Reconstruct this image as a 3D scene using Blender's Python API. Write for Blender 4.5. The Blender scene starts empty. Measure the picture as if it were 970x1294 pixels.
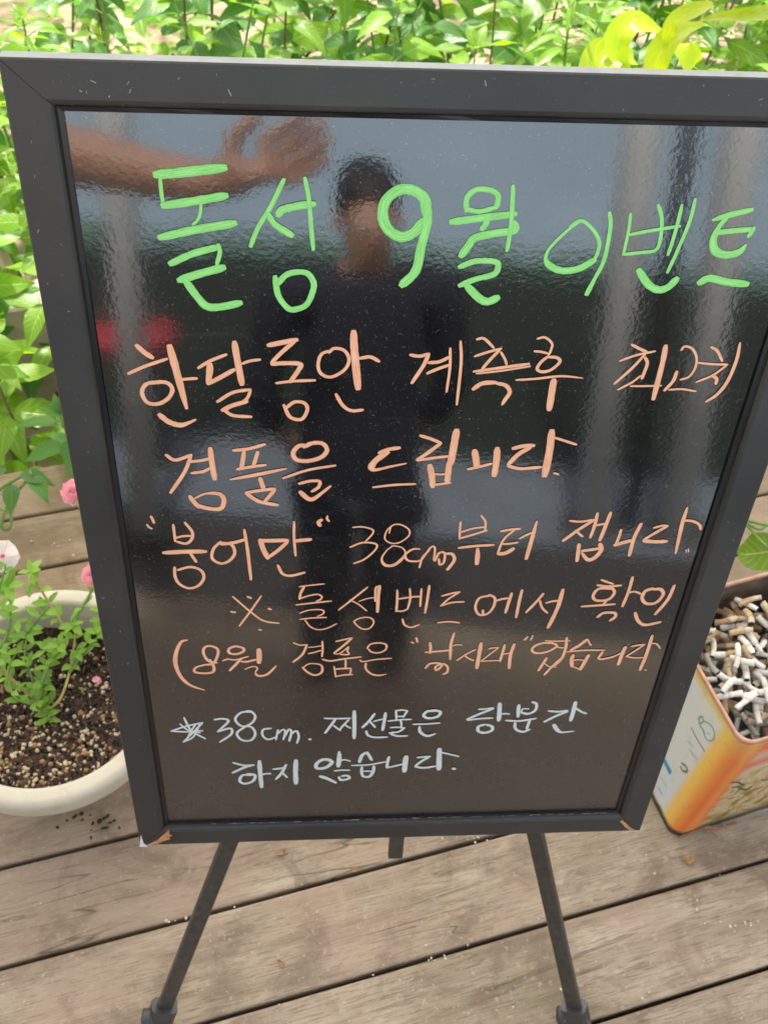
import bpy, math, random
from mathutils import Vector, Matrix, Quaternion
random.seed(7)
S = bpy.context.scene
COL = S.collection
R = math.radians

# ------------------------------------------------------------------ camera
CAMC = Vector((0, 0, 1.64))
AX_R = Vector((0.99542, 0.07572, 0.05837)); AX_D = Vector((0.09561, -0.78841, -0.60768)); AX_F = Vector((0.0, 0.61048, -0.79203))
cam_d = bpy.data.cameras.new("camera"); cam = bpy.data.objects.new("camera", cam_d); COL.objects.link(cam)
cam_d.sensor_fit = 'VERTICAL'; cam_d.sensor_height = 36.0; cam_d.lens = 36.0 * 1326.0 / 1294.0
cam_d.clip_start = 0.02; cam_d.clip_end = 400
cam_d.dof.use_dof = True; cam_d.dof.focus_distance = 0.84; cam_d.dof.aperture_fstop = 15
M = Matrix((AX_R, -AX_D, -AX_F)).transposed().to_4x4(); M.translation = CAMC
cam.matrix_world = M
S.camera = cam

# ------------------------------------------------------------------ world + sun
SUN_EL, SUN_AZ = R(57), R(346)          # azimuth measured clockwise from +Y
w = bpy.data.worlds.new("World"); S.world = w; w.use_nodes = True
nt = w.node_tree
sky = nt.nodes.new('ShaderNodeTexSky'); sky.sky_type = 'NISHITA'; sky.sun_disc = False
sky.sun_elevation = SUN_EL; sky.sun_rotation = SUN_AZ; sky.air_density = 1.2; sky.dust_density = 3.0
hz = nt.nodes.new('ShaderNodeHueSaturation'); hz.inputs['Saturation'].default_value = .38; hz.inputs['Value'].default_value = 1.0   # thin white overcast washes the blue out
wm = nt.nodes.new('ShaderNodeMix'); wm.data_type = 'RGBA'; wm.blend_type = 'MULTIPLY'; wm.inputs[0].default_value = 1.0; wm.inputs[7].default_value = (1.04, 1.0, .93, 1)
nt.links.new(sky.outputs[0], hz.inputs['Color']); nt.links.new(hz.outputs[0], wm.inputs[6]); nt.links.new(wm.outputs[2], nt.nodes['Background'].inputs[0]); nt.nodes['Background'].inputs[1].default_value = 0.13
sd = bpy.data.lights.new("sun", 'SUN'); sd.energy = 3.2; sd.angle = R(4); sd.color = (1, .95, .87)
sun = bpy.data.objects.new("sun", sd); COL.objects.link(sun)
sdir = Vector((math.sin(SUN_AZ) * math.cos(SUN_EL), math.cos(SUN_AZ) * math.cos(SUN_EL), math.sin(SUN_EL)))
sun.rotation_euler = sdir.to_track_quat('Z', 'Y').to_euler()
sun.location = sdir * 20
S.view_settings.view_transform = 'Standard'; S.view_settings.look = 'None'
S.view_settings.gamma = 1; S.view_settings.exposure = 1.62
S.render.engine = 'CYCLES'
S.cycles.use_denoising = True
S.cycles.max_bounces = 8; S.cycles.transmission_bounces = 4; S.cycles.sample_clamp_indirect = 6

# ------------------------------------------------------------------ materials
def col(c, a=1): return (c[0], c[1], c[2], a)
class MT:
    """small node helper"""
    def __init__(s, name, base=(.5, .5, .5), rough=.6, spec=None, metal=0, ior=None):
        s.m = bpy.data.materials.new(name); s.m.use_nodes = True
        s.t = s.m.node_tree; s.b = s.t.nodes['Principled BSDF']; s.out = s.t.nodes['Material Output']
        s.b.inputs['Base Color'].default_value = col(base); s.b.inputs['Roughness'].default_value = rough
        s.b.inputs['Metallic'].default_value = metal
        if spec is not None: s.b.inputs['Specular IOR Level'].default_value = spec
        if ior: s.b.inputs['IOR'].default_value = ior
        s.base = base
    def n(s, k, **kw):
        x = s.t.nodes.new(k)
        for a, v in kw.items():
            if a.startswith('i_'): x.inputs[a[2:].replace('_', ' ')].default_value = v
            else: setattr(x, a, v)
        return x
    def l(s, a, b): s.t.links.new(a, b)
    def coord(s, kind='Object', scale=(1, 1, 1), rnd=False):
        c = s.n('ShaderNodeTexCoord'); mp = s.n('ShaderNodeMapping'); mp.inputs['Scale'].default_value = scale
        s.l(c.outputs[kind], mp.inputs[0])
        if rnd:
            oi = s.n('ShaderNodeObjectInfo'); mu = s.n('ShaderNodeMath', operation='MULTIPLY'); mu.inputs[1].default_value = 37.0
            s.l(oi.outputs['Random'], mu.inputs[0]); s.l(mu.outputs[0], mp.inputs['Location'])
        return mp.outputs[0]
    def noise(s, vec, scale, detail=4, rough=.55, dist=0):
        x = s.n('ShaderNodeTexNoise'); x.inputs['Scale'].default_value = scale; x.inputs['Detail'].default_value = detail
        x.inputs['Roughness'].default_value = rough; x.inputs['Distortion'].default_value = dist
        s.l(vec, x.inputs['Vector']); return x.outputs['Fac']
    def vor(s, vec, scale, feat='F1'):
        x = s.n('ShaderNodeTexVoronoi'); x.feature = feat; x.inputs['Scale'].default_value = scale
        s.l(vec, x.inputs['Vector']); return x.outputs['Distance']
    def ramp(s, fac, stops):
        x = s.n('ShaderNodeValToRGB'); e = x.color_ramp.elements
        e[0].position, e[0].color = stops[0][0], col(stops[0][1]) if not isinstance(stops[0][1], (int, float)) else col((stops[0][1],) * 3)
        e[1].position, e[1].color = stops[1][0], col(stops[1][1]) if not isinstance(stops[1][1], (int, float)) else col((stops[1][1],) * 3)
        for p, c in stops[2:]:
            q = e.new(p); q.color = col(c) if not isinstance(c, (int, float)) else col((c,) * 3)
        s.l(fac, x.inputs[0]); return x.outputs[0]
    def mix(s, fac, a, b, mode='MIX'):
        x = s.n('ShaderNodeMix', data_type='RGBA', blend_type=mode)
        for sock, v in ((x.inputs[0], fac), (x.inputs[6], a), (x.inputs[7], b)):
            if isinstance(v, (int, float)): sock.default_value = v
            elif isinstance(v, tuple): sock.default_value = col(v)
            else: s.l(v, sock)
        return x.outputs[2]
    def math(s, op, a, b=0.0, clamp=False):
        x = s.n('ShaderNodeMath', operation=op, use_clamp=clamp)
        for sock, v in ((x.inputs[0], a), (x.inputs[1], b)):
            if isinstance(v, (int, float)): sock.default_value = v
            else: s.l(v, sock)
        return x.outputs[0]
    def sep(s, vec):
        x = s.n('ShaderNodeSeparateXYZ'); s.l(vec, x.inputs[0]); return x.outputs
    def setc(s, c): s.l(c, s.b.inputs['Base Color'])
    def setr(s, c): s.l(c, s.b.inputs['Roughness'])
    def bump(s, h, strength=.3, dist=.002):
        x = s.n('ShaderNodeBump'); x.inputs['Strength'].default_value = strength; x.inputs['Distance'].default_value = dist
        s.l(h, x.inputs['Height']); s.l(x.outputs[0], s.b.inputs['Normal']); return x

def mat_plank():
    m = MT('weathered_wood', rough=.75)
    v = m.coord('Object', (1, 1, 1), True)
    st = m.n('ShaderNodeMapping'); st.inputs['Scale'].default_value = (2.2, 20, 8); m.l(v, st.inputs[0]); st = st.outputs[0]
    st2 = m.n('ShaderNodeMapping'); st2.inputs['Scale'].default_value = (8.0, 130, 40); m.l(v, st2.inputs[0]); st2 = st2.outputs[0]
    g = m.noise(st, 1.6, 9, .68, .5)
    fine = m.noise(st2, 3.0, 6, .75, .2); crk = m.n('ShaderNodeMapping'); crk.inputs['Scale'].default_value = (.9, 14, 5); m.l(v, crk.inputs[0]); crk = m.noise(crk.outputs[0], 1.6, 3, .5, .7)
    crack = m.ramp(m.math('ABSOLUTE', m.math('SUBTRACT', crk, .5)), [(.0, 1.0), (.007, 0.0)]); kn = m.coord('Object', (1.2, 2.6, 1), True); kd = m.vor(kn, 2.1)
    knot = m.ramp(kd, [(.03, 1.0), (.075, 0.0)]); patch = m.ramp(m.noise(v, 3.1, 2, .5), [(.5, 0.0), (.62, 1.0)])
    big = m.noise(v, 2.6, 3, .5, .4); blot = m.noise(v, 9, 6, .65, .6); speck = m.noise(v, 140, 3, .7)
    c = m.ramp(g, [(.30, (.235, .178, .122)), (.44, (.31, .245, .178)), (.56, (.375, .305, .226)), (.72, (.46, .385, .295))])
    c = m.mix(m.math('MULTIPLY', m.ramp(fine, [(.40, 1.0), (.50, 0.0)]), .62), c, (.13, .085, .055))
    c = m.mix(m.ramp(big, [(.50, 0.0), (.62, .6)]), c, (.335, .245, .185))
    c = m.mix(m.ramp(big, [(.3, .5), (.44, 0.0)]), c, (.13, .115, .06))
    c = m.mix(m.ramp(blot, [(.50, 0.0), (.64, .7)]), c, (.17, .125, .088))
    c = m.mix(m.ramp(blot, [(.28, .55), (.40, 0.0)]), c, (.40, .335, .265))
    c = m.mix(m.math('MULTIPLY', m.math('MULTIPLY', crack, patch), .75), c, (.07, .045, .03))
    c = m.mix(m.math('MULTIPLY', knot, .6), c, (.16, .10, .065))
    c = m.mix(m.ramp(speck, [(.60, 0.0), (.70, .6)]), c, (.45, .40, .33))
    gp = m.n('ShaderNodeNewGeometry'); dt = m.n('ShaderNodeVectorMath', operation='DOT_PRODUCT'); dt.inputs[1].default_value = (-.3489, .9372, 0); m.l(gp.outputs['Position'], dt.inputs[0])
    moss = m.math('MULTIPLY', m.math('MULTIPLY', m.math('SUBTRACT', dt.outputs['Value'], .62), 1.9, True), m.ramp(blot, [(.30, .45), (.60, 1.0)]))
    c = m.mix(m.math('MULTIPLY', moss, .75), c, (.165, .112, .058))   # damp mossy dirt towards the garden edge
    oi = m.n('ShaderNodeObjectInfo'); tone = m.ramp(oi.outputs['Random'], [(0, .94), (1, 1.14)])
    c = m.mix(1.0, c, tone, 'MULTIPLY'); m.setc(c)
    # knots
    h = m.math('SUBTRACT', m.math('ADD', m.math('MULTIPLY', g, .6), m.math('MULTIPLY', fine, .6)), m.math('MULTIPLY', m.math('MULTIPLY', crack, patch), .6)); m.bump(h, .7, .0022)
    m.setr(m.ramp(blot, [(.3, .62), (.7, .85)])); m.b.inputs['Specular IOR Level'].default_value = .35
    return m.m
def mat_frame():
    m = MT('black_frame_paint', (.032, .032, .034), .42)
    v = m.coord('Object')
    n1 = m.noise(v, 7, 5, .6); n2 = m.noise(v, 260, 3, .8)
    sc = m.n('ShaderNodeMapping'); sc.inputs['Scale'].default_value = (4, 90, 90); m.l(v, sc.inputs[0]); n3 = m.noise(sc.outputs[0], 5, 4, .7)
    c = m.ramp(n1, [(.3, (.018, .0188, .0195)), (.7, (.040, .0395, .0385))])
    c = m.mix(m.ramp(n2, [(.655, 0.0), (.70, .30)]), c, (.30, .28, .25))
    c = m.mix(m.ramp(n3, [(.62, 0.0), (.75, .25)]), c, (.12, .12, .125))
    m.setc(c); m.setr(m.ramp(n1, [(.3, .36), (.7, .55)])); m.bump(n2, .12, .0006)
    return m.m
def mat_panel():
    m = MT('glossy_black_acrylic', (.004, .004, .0045), .06, ior=2.1)
    v = m.coord('Object')
    rip = m.noise(v, 250, 2, .5); wav = m.noise(v, 60, 2, .5); dust = m.noise(v, 420, 2, .8); d2 = m.noise(v, 30, 5, .7)
    big = m.noise(v, 3.2, 4, .6, .5)
    y = m.sep(v)[1]
    low = m.math('MULTIPLY', m.math('SUBTRACT', m.math('MULTIPLY', y, -1.0), .50), 3.0, True)   # rain-splash dust gathers on the lower part
    film = m.math('MULTIPLY', m.math('ADD', m.math('MULTIPLY', low, 1.1), .05), m.ramp(d2, [(.25, .55), (.75, 1.0)]))
    c = m.mix(m.math('MULTIPLY', film, .06, True), (.005, .005, .006), (.30, .245, .205))
    c = m.mix(m.ramp(dust, [(.655, 0.0), (.72, .30)]), c, (.42, .42, .42))
    wp = m.n('ShaderNodeMapping'); wp.inputs['Scale'].default_value = (3, 26, 1); wp.inputs['Rotation'].default_value = (0, 0, .35); m.l(v, wp.inputs[0]); wipe = m.noise(wp.outputs[0], 2.2, 5, .7, 1.2)
    c = m.mix(m.ramp(wipe, [(.60, 0.0), (.74, .045)]), c, (.5, .48, .45))
    m.setc(c)
    m.setr(m.ramp(m.math('MULTIPLY', film, m.ramp(big, [(.3, .7), (.7, 1.2)])), [(.0, .055), (1.0, .34)]))
    b1 = m.bump(m.math('ADD', rip, m.math('MULTIPLY', wav, 1.2)), .17, .0002)
    return m.m
def mat_ink(name, c1, c2, edge):
    m = MT(name, c1, .5)
    uv = m.coord('UV'); s = m.sep(uv)
    mp = m.n('ShaderNodeMapping'); mp.inputs['Scale'].default_value = (9, 3.5, 1); m.l(uv, mp.inputs[0])
    n1 = m.noise(mp.outputs[0], 1.0, 5, .7)
    n2 = m.noise(m.coord('Object'), 90, 3, .6)
    a = m.math('ABSOLUTE', m.math('SUBTRACT', s[0], .5))
    c = m.mix(m.ramp(n1, [(.45, 0.0), (.55, 1.0)]), c1, c2)
    c = m.mix(m.ramp(a, [(.36, 0.0), (.5, .75)]), c, edge)
    c = m.mix(m.ramp(n2, [(.60, 0.0), (.78, .35)]), c, edge)
    m.setc(c); return m.m
def simple(name, c, rough=.6, var=.25, scale=20, metal=0, bump=0, c2=None, spec=None):
    m = MT(name, c, rough, metal=metal, spec=spec); v = m.coord('Object')
    n = m.noise(v, scale, 5, .6)
    lo = tuple(x * (1 - var) for x in c); hi = c2 or tuple(min(1, x * (1 + var)) for x in c)
    m.setc(m.ramp(n, [(.3, lo), (.7, hi)]))
    if bump: m.bump(n, bump, .002)
    return m.m
def mat_leaf(name, c, tr, gloss=.42, vein=(.35, .5, .18)):
    m = MT(name, c, gloss)
    uv = m.coord('UV'); s = m.sep(uv)
    x = m.math('ABSOLUTE', m.math('SUBTRACT', s[0], .5))
    mid = m.ramp(x, [(.0, 1.0), (.035, 0.0)])
    wv = m.math('FRACT', m.math('MULTIPLY', m.math('SUBTRACT', s[1], m.math('MULTIPLY', x, .55)), 8.0))
    side = m.ramp(m.math('ABSOLUTE', m.math('SUBTRACT', wv, .5)), [(.0, .55), (.09, 0.0)])
    oi = m.n('ShaderNodeObjectInfo'); v = m.coord('Object', (1, 1, 1), True); n = m.noise(v, 25, 4, .6)
    base = m.mix(oi.outputs['Random'], tuple(q * .75 for q in c), tuple(q * 1.3 for q in c))
    base = m.mix(m.ramp(n, [(.35, 0.0), (.75, .45)]), base, (c[0] * 1.7, c[1] * 1.35, c[2] * .9))
    if c[1] < .4:
        spots = m.ramp(m.noise(v, 60, 4, .7), [(.60, 0.0), (.68, .7)]); base = m.mix(m.math('MULTIPLY', spots, m.ramp(oi.outputs['Random'], [(.5, 0.0), (.75, 1.0)])), base, (.30, .20, .06))
    base = m.mix(m.math('MAXIMUM', mid, side), base, vein)
    m.setc(base)
    m.bump(m.math('ADD', m.math('MULTIPLY', m.math('MAXIMUM', mid, side), -1.0), m.math('MULTIPLY', n, .6)), .5, .0015)
    t = m.n('ShaderNodeBsdfTranslucent'); m.l(m.mix(1.0, base, tuple(tr), 'MULTIPLY'), t.inputs[0])
    mx = m.n('ShaderNodeMixShader'); mx.inputs[0].default_value = .45
    m.l(m.b.outputs[0], mx.inputs[1]); m.l(t.outputs[0], mx.inputs[2]); m.l(mx.outputs[0], m.out.inputs[0])
    return m.m

# ------------------------------------------------------------------ geometry helpers
def mesh(name, vs, fs, mat=None, smooth=False, uvs=None):
    me = bpy.data.meshes.new(name); me.from_pydata([tuple(v) for v in vs], [], fs)
    for mm in (mat if isinstance(mat, (list, tuple)) else [mat]):
        if mm: me.materials.append(mm)
    if uvs:
        ul = me.uv_layers.new(name='UVMap')
        for p in me.polygons:
            for li, vi in zip(p.loop_indices, p.vertices): ul.data[li].uv = uvs[vi]
    if smooth: me.polygons.foreach_set('use_smooth', [True] * len(me.polygons))
    me.update(); return me
def link(name, me, parent=None, loc=None, rot=None, scale=None, label=None, cat=None, group=None, kind=None):
    o = bpy.data.objects.new(name, me); COL.objects.link(o)
    if parent: o.parent = parent
    if loc is not None: o.location = loc
    if rot is not None: o.rotation_euler = rot
    if scale is not None: o.scale = (scale,) * 3 if isinstance(scale, (int, float)) else scale
    if label: o['label'] = label
    if cat: o['category'] = cat
    if group: o['group'] = group
    if kind: o['kind'] = kind
    return o
def box_vf(x0, x1, y0, y1, z0, z1, bev=0):
    if bev <= 0:
        v = [(x0, y0, z0), (x1, y0, z0), (x1, y1, z0), (x0, y1, z0), (x0, y0, z1), (x1, y0, z1), (x1, y1, z1), (x0, y1, z1)]
        return v, [(0, 3, 2, 1), (4, 5, 6, 7), (0, 1, 5, 4), (1, 2, 6, 5), (2, 3, 7, 6), (3, 0, 4, 7)]
    v = []; b = bev
    for z, i in ((z0, b), (z0 + b, 0), (z1 - b, 0), (z1, b)):
        v += [(x0 + i, y0 + i, z), (x1 - i, y0 + i, z), (x1 - i, y1 - i, z), (x0 + i, y1 - i, z)]
    f = [(3, 2, 1, 0), (12, 13, 14, 15)]
    for k in range(3):
        for j in range(4):
            a, b2 = k * 4 + j, k * 4 + (j + 1) % 4; f.append((a, b2, b2 + 4, a + 4))
    return v, f
class VF:
    def __init__(s): s.v = []; s.f = []; s.uv = []
    def add(s, v, f, uv=None, T=None):
        k = len(s.v)
        if T is not None: v = [T @ Vector(q) for q in v]
        s.v += [tuple(q) for q in v]; s.f += [tuple(i + k for i in q) for q in f]
        s.uv += uv if uv else [(0, 0)] * len(v)
    def mesh(s, name, mat, smooth=False, uv=False): return mesh(name, s.v, s.f, mat, smooth, s.uv if uv else None)
def frames(pts):
    T = []
    for i in range(len(pts)):
        a = pts[max(0, i - 1)]; b = pts[min(len(pts) - 1, i + 1)]; T.append((b - a).normalized())
    up = Vector((0, 0, 1)) if abs(T[0].z) < .9 else Vector((1, 0, 0))
    X = T[0].cross(up).normalized(); out = []
    for t in T:
        X = (X - t * X.dot(t)).normalized(); out.append((X, t.cross(X)))
    return out
def tube_vf(pts, radii, n=8, cap=True, flat=1.0):
    pts = [Vector(p) for p in pts]
    if isinstance(radii, (int, float)): radii = [radii] * len(pts)
    fr = frames(pts); v = []; f = []
    for p, r, (X, Y) in zip(pts, radii, fr):
        for k in range(n):
            a = 2 * math.pi * k / n; v.append(p + X * math.cos(a) * r + Y * math.sin(a) * r * flat)
    for i in range(len(pts) - 1):
        for k in range(n):
            a, b = i * n + k, i * n + (k + 1) % n; f.append((a, b, b + n, a + n))
    if cap: f.append(tuple(range(n - 1, -1, -1))); f.append(tuple((len(pts) - 1) * n + k for k in range(n)))
    return v, f
def bar_vf(a, b, wdt, dep, nrm):
    """rectangular bar from a to b; wide side perpendicular to nrm"""
    a, b = Vector(a), Vector(b); t = (b - a).normalized(); n = Vector(nrm); n = (n - t * n.dot(t)).normalized(); s = t.cross(n)
    v = []; c = min(wdt, dep) * .18
    prof = [(-wdt / 2 + c, -dep / 2), (wdt / 2 - c, -dep / 2), (wdt / 2, -dep / 2 + c), (wdt / 2, dep / 2 - c), (wdt / 2 - c, dep / 2), (-wdt / 2 + c, dep / 2), (-wdt / 2, dep / 2 - c), (-wdt / 2, -dep / 2 + c)]
    for p in (a, b):
        for x, y in prof: v.append(p + s * x + n * y)
    f = [(k, (k + 1) % 8, (k + 1) % 8 + 8, k + 8) for k in range(8)] + [tuple(range(7, -1, -1)), tuple(range(8, 16))]
    return v, f
def catmull(pts, n=5):
    out = []
    P = [Vector(p) for p in pts]
    if len(P) < 3: return [P[0].lerp(P[1], i / n) for i in range(n + 1)]
    for i in range(len(P) - 1):
        p0 = P[i - 1] if i else P[i] * 2 - P[i + 1]; p1, p2 = P[i], P[i + 1]; p3 = P[i + 2] if i + 2 < len(P) else P[i + 1] * 2 - P[i]
        for k in range(n):
            t = k / n; out.append(.5 * ((2 * p1) + (p2 - p0) * t + (2 * p0 - 5 * p1 + 4 * p2 - p3) * t * t + (3 * p1 - p0 - 3 * p2 + p3) * t ** 3))
    out.append(P[-1]); return out
def atz(px, py, z=0.0):
    """where the sight line through a point of the photograph meets height z"""
    d = AX_R * ((px - 485) / 1326.0) + AX_D * ((py - 647) / 1326.0) + AX_F
    return CAMC + d * ((z - CAMC.z) / d.z)

# ------------------------------------------------------------------ materials in use
M_PLANK = mat_plank(); M_FRAME = mat_frame(); M_PANEL = mat_panel()
M_LIP = simple('black_inner_lip', (.006, .006, .007), .25, .3, 60)
M_EDGE = simple('grey_frame_edge', (.22, .235, .26), .35, .2, 60)
M_BACK = simple('grey_backing_board', (.30, .25, .22), .7, .2, 40)
M_RAW = simple('torn_fibreboard', (.50, .25, .11), .9, .35, 220, bump=.6)
M_GREEN = mat_ink('green_marker', (.20, .60, .15), (.34, .78, .25), (.10, .42, .09))
M_ORANGE = mat_ink('orange_marker', (.74, .33, .18), (.90, .54, .37), (.56, .19, .08))
M_WHITE = mat_ink('white_marker', (.54, .60, .60), (.68, .72, .72), (.40, .46, .48))
M_STEEL = simple('dark_easel_metal', (.065, .060, .054), .36, .3, 90, metal=.3)
M_CLAMP = simple('grey_clamp_plastic', (.045, .046, .050), .28, .2, 60)
M_CONC = simple('pale_concrete', (.50, .48, .44), .85, .15, 6, bump=.3)
M_SOILG = simple('dry_sandy_soil', (.25, .19, .13), .95, .4, 5, bump=.6, c2=(.50, .36, .28))
M_LAWN = simple('mown_grass', (.008, .016, .007), .9, .5, 30, bump=.8)
M_WPOST = simple('white_post_paint', (.80, .83, .86), .5, .06, 8)
M_TIMBER = simple('grey_timber', (.36, .30, .24), .8, .3, 12, bump=.4)

# ------------------------------------------------------------------ the setting
TH = R(20.42); E1 = Vector((math.cos(TH), math.sin(TH), 0)); E2 = Vector((-math.sin(TH), math.cos(TH), 0))
def dk(s, n, z=0.0): return E1 * s + E2 * n + Vector((0, 0, z))
def sheet(name, s0, s1, n0, n1, z, mat, kind='structure'):
    o = link(name, mesh(name, [(s0, n0, 0), (s1, n0, 0), (s1, n1, 0), (s0, n1, 0)], [(0, 1, 2, 3)], mat), loc=(0, 0, z), rot=(0, 0, TH), kind=kind); return o
sheet('ground', -150, 150, -150, 150, -.34, M_SOILG)
deck = link('deck', None, rot=(0, 0, TH), kind='structure')
gaps = [1.455, 1.334, 1.207, 1.047, .923, .790, .661, .513, .364, .216]
while gaps[-1] > -.60: gaps.append(gaps[-1] - .1483)
rj = random.Random(3)
for i in range(len(gaps) - 1):
    n1, n0 = gaps[i], gaps[i + 1]; wd = n1 - n0 - .0065
    # profile across the plank with eased edges; several segments along for a faint warp
    prof = [(-wd / 2 + .002, -.032), (wd / 2 - .002, -.032), (wd / 2, -.028), (wd / 2, -.0035), (wd / 2 - .0012, -.0010), (wd / 2 - .004, 0), (0, -.0006 * rj.random()), (-wd / 2 + .004, 0), (-wd / 2 + .0012, -.0010), (-wd / 2, -.0035), (-wd / 2, -.028)]
    v = []; f = []; K = len(prof); N = 26
    for k in range(N + 1):
        x = -3.0 + 6.0 * k / N; dy = rj.gauss(0, .0006); dz = rj.gauss(0, .0004)
        v += [(x, y + dy, z + dz) for y, z in prof]
    for k in range(N):
        for j in range(K): a, b = k * K + j, k * K + (j + 1) % K; f.append((a, a + K, b + K, b))
    f += [tuple(range(K)), tuple(N * K + j for j in range(K - 1, -1, -1))]
    link('plank', mesh('plank', v, f, M_PLANK), deck, loc=(0, (n0 + n1) / 2, rj.uniform(-.0012, .0004)))
jv = VF()
for x in (-2.4, -1.75, -1.1, -.45, .2, .85, 1.5, 2.15): jv.add(*box_vf(x - .03, x + .03, gaps[-1], 1.44, -.15, -.034))
link('joist', jv.mesh('joist', simple('dark_joist_wood', (.06, .045, .032), .9)), deck)
# things that lie behind the photographer and show only mirrored in the panel
sheet('dark_shade_strip', -3, 4, -1.12, gaps[-1] - .01, -.016, simple('dark_shade_strip', (.05, .045, .042), .9, .2, 12))  # added dark sheet: its colour stands in for shaded deck in the mirror image
sheet('concrete_step', -3, 4, -1.64, -1.125, -.012, simple('blue_grey_concrete', (.17, .20, .24), .8, .15, 6))
sheet('lawn', -14, 14, -4.1, -1.655, -.03, M_LAWN)
sheet('yard', -60, 60, -60, -4.11, -.02, simple('sky_tinted_concrete', (.32, .43, .53), .7, .10, .7))  # blue put into the yard colour to imitate sky light in the mirrored band

# ------------------------------------------------------------------ unseen translucent roof added to shade the deck, then mirrored white posts
roof = link('added_shade_roof', None, rot=(0, 0, TH), label='unseen translucent corrugated roof added to shade the wooden deck', cat='roof')
rm = MT('milky_roof_sheet', (.75, .77, .78), .5)
tt = rm.n('ShaderNodeBsdfTranslucent'); tt.inputs[0].default_value = (.78, .71, .60, 1); mx = rm.n('ShaderNodeMixShader'); mx.inputs[0].default_value = .55
rm.l(rm.b.outputs[0], mx.inputs[1]); rm.l(tt.outputs[0], mx.inputs[2]); rm.l(mx.outputs[0], rm.out.inputs[0])
for k in range(6):
    x0 = -4.2 + k * 1.4; v = []; f = []; N = 28
    for j in range(N + 1):
        x = x0 + 1.4 * j / N; z = 2.55 + .012 * math.sin(j * math.pi * .5) + (.004 if k % 2 else 0)
        v += [(x, 1.05, z - .04), (x, 3.28, z + .18)]
    for j in range(N): f.append((2 * j, 2 * j + 2, 2 * j + 3, 2 * j + 1))
    link('roof_sheet', mesh('roof_sheet', v, f, rm.m, True), roof)
for x in (-4.2, -2.1, 0.02, 2.1, 4.2):
    vv, ff = bar_vf((x, 1.05, 2.455), (x, 3.28, 2.66), .05, .08, (0, 0, 1)); link('rafter', mesh('rafter', vv, ff, M_WPOST), roof)
for pos, wd, lb in (((-.268, -1.12), .075, 'left of the photographer'), ((.915, -.98), .085, 'right of the photographer, the nearer of two'), ((1.14, -.93), .095, 'right of the photographer, the farther of two')):
    p = Vector((pos[0], pos[1], 0)); t = link('roof_post', None, loc=p, rot=(0, 0, TH), label='white round porch post mirrored in the board, ' + lb, cat='post', group='white porch posts')
    v, f = tube_vf([(0, 0, -.012), (0, 0, 1.2), (0, 0, 2.44)], wd / 2, 28); link('post', mesh('post', v, f, M_WPOST, True), t)
    v, f = box_vf(-.08, .08, -.08, .08, -.010, .012, .003); link('foot_plate', mesh('foot_plate', v, f, M_STEEL), t)
tp = Vector((1.03, -.98, 0)); t = link('gate_pole', None, loc=tp, rot=(0, 0, TH), label='thin dark iron pole mirrored between the two white posts', cat='pole')
v, f = tube_vf([(0, 0, -.012), (0, 0, 1.2), (0, 0, 2.40)], .022, 16); link('pole', mesh('pole', v, f, M_STEEL, True), t)
v, f = tube_vf([(0, 0, 2.40), (0, 0, 2.43)], [.030, .012], 16); link('cap', mesh('cap', v, f, M_STEEL, True), t)
bench = link('bench', None, loc=(-.36, -1.62, -.012), rot=(0, 0, 0), label='red slatted bench mirrored at the left of the board', cat='bench')
M_RED = simple('red_paint', (.50, .02, .03), .45, .15, 20)
for k in range(2):
    v, f = box_vf(-.42, .20, -.10 + k * .10, -.01 + k * .10, .37, .40, .006); link('seat_slat', mesh('seat_slat', v, f, M_RED), bench)
for x in (-.36, .14):
    for y in (-.07, .06): v, f = box_vf(x - .02, x + .02, y - .02, y + .02, 0, .37, .003); link('leg', mesh('leg', v, f, M_STEEL), bench)
v, f = box_vf(-3.4, 3.0, -.05, .05, -.30, -.02, .006)
link('garden_edging', mesh('garden_edging', v, f, M_TIMBER), loc=dk(0, 1.98, .02), rot=(0, 0, TH), label='pale timber edging board among the leaves behind the deck', cat='edging')

# ------------------------------------------------------------------ the menu board
BO = Vector((-0.27236, 0.61661, 1.27307)); BU = Vector((0.99189, 0.12709, 0.00008)); BV = Vector((0.02817, -0.21924, -0.97526))
BN = BU.cross(BV).normalized()            # away from the viewer
BWd, BHt, FW = .6, .8866, .035
BM = Matrix((BU, -BV, -BN)).transposed().to_4x4(); BM.translation = BO   # local x right, y up, z towards the viewer
board = link('menu_board', None, label='tall black framed board with handwritten green, orange and white marker lettering on an easel', cat='sign board')
board.matrix_world = BM
prof = [(0, -.0135), (0, -.0012), (.0010, 0), (.0255, 0), (.0285, -.0012), (.0300, -.0028), (.0306, -.0034), (.0318, -.0052), (.035, -.0056), (.0352, -.0095)]
def rail(p0, p1, inw, nm):
    """mitred rail from outer corner p0 to p1; inw points to the inside"""
    p0, p1, inw = Vector(p0), Vector(p1), Vector(inw); t = (p1 - p0).normalized(); L = (p1 - p0).length
    v = []; f = []; N = 30; K = len(prof); rr = random.Random(len(nm))
    for k in range(N + 1):
        for u, z in prof:
            a = u + .00025; b = L - u - .00025; x = a + (b - a) * k / N
            q = p0 + t * x + inw * u + Vector((0, 0, z + rr.gauss(0, .00007))); v.append(q)
    for k in range(N):
        for j in range(K - 1): a = k * K + j; f.append((a, a + 1, a + 1 + K, a + K))
    f.append(tuple(range(K - 1, -1, -1))); f.append(tuple(N * K + j for j in range(K)))
    me = mesh(nm, v, f, [M_FRAME, M_EDGE, M_LIP])
    for i, p in enumerate(me.polygons):
        if i < N * (K - 1) and i % (K - 1) in (0,): p.material_index = 1
        elif i < N * (K - 1) and i % (K - 1) >= 5: p.material_index = 2
    me.validate(); return link(nm, me, board)
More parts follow.
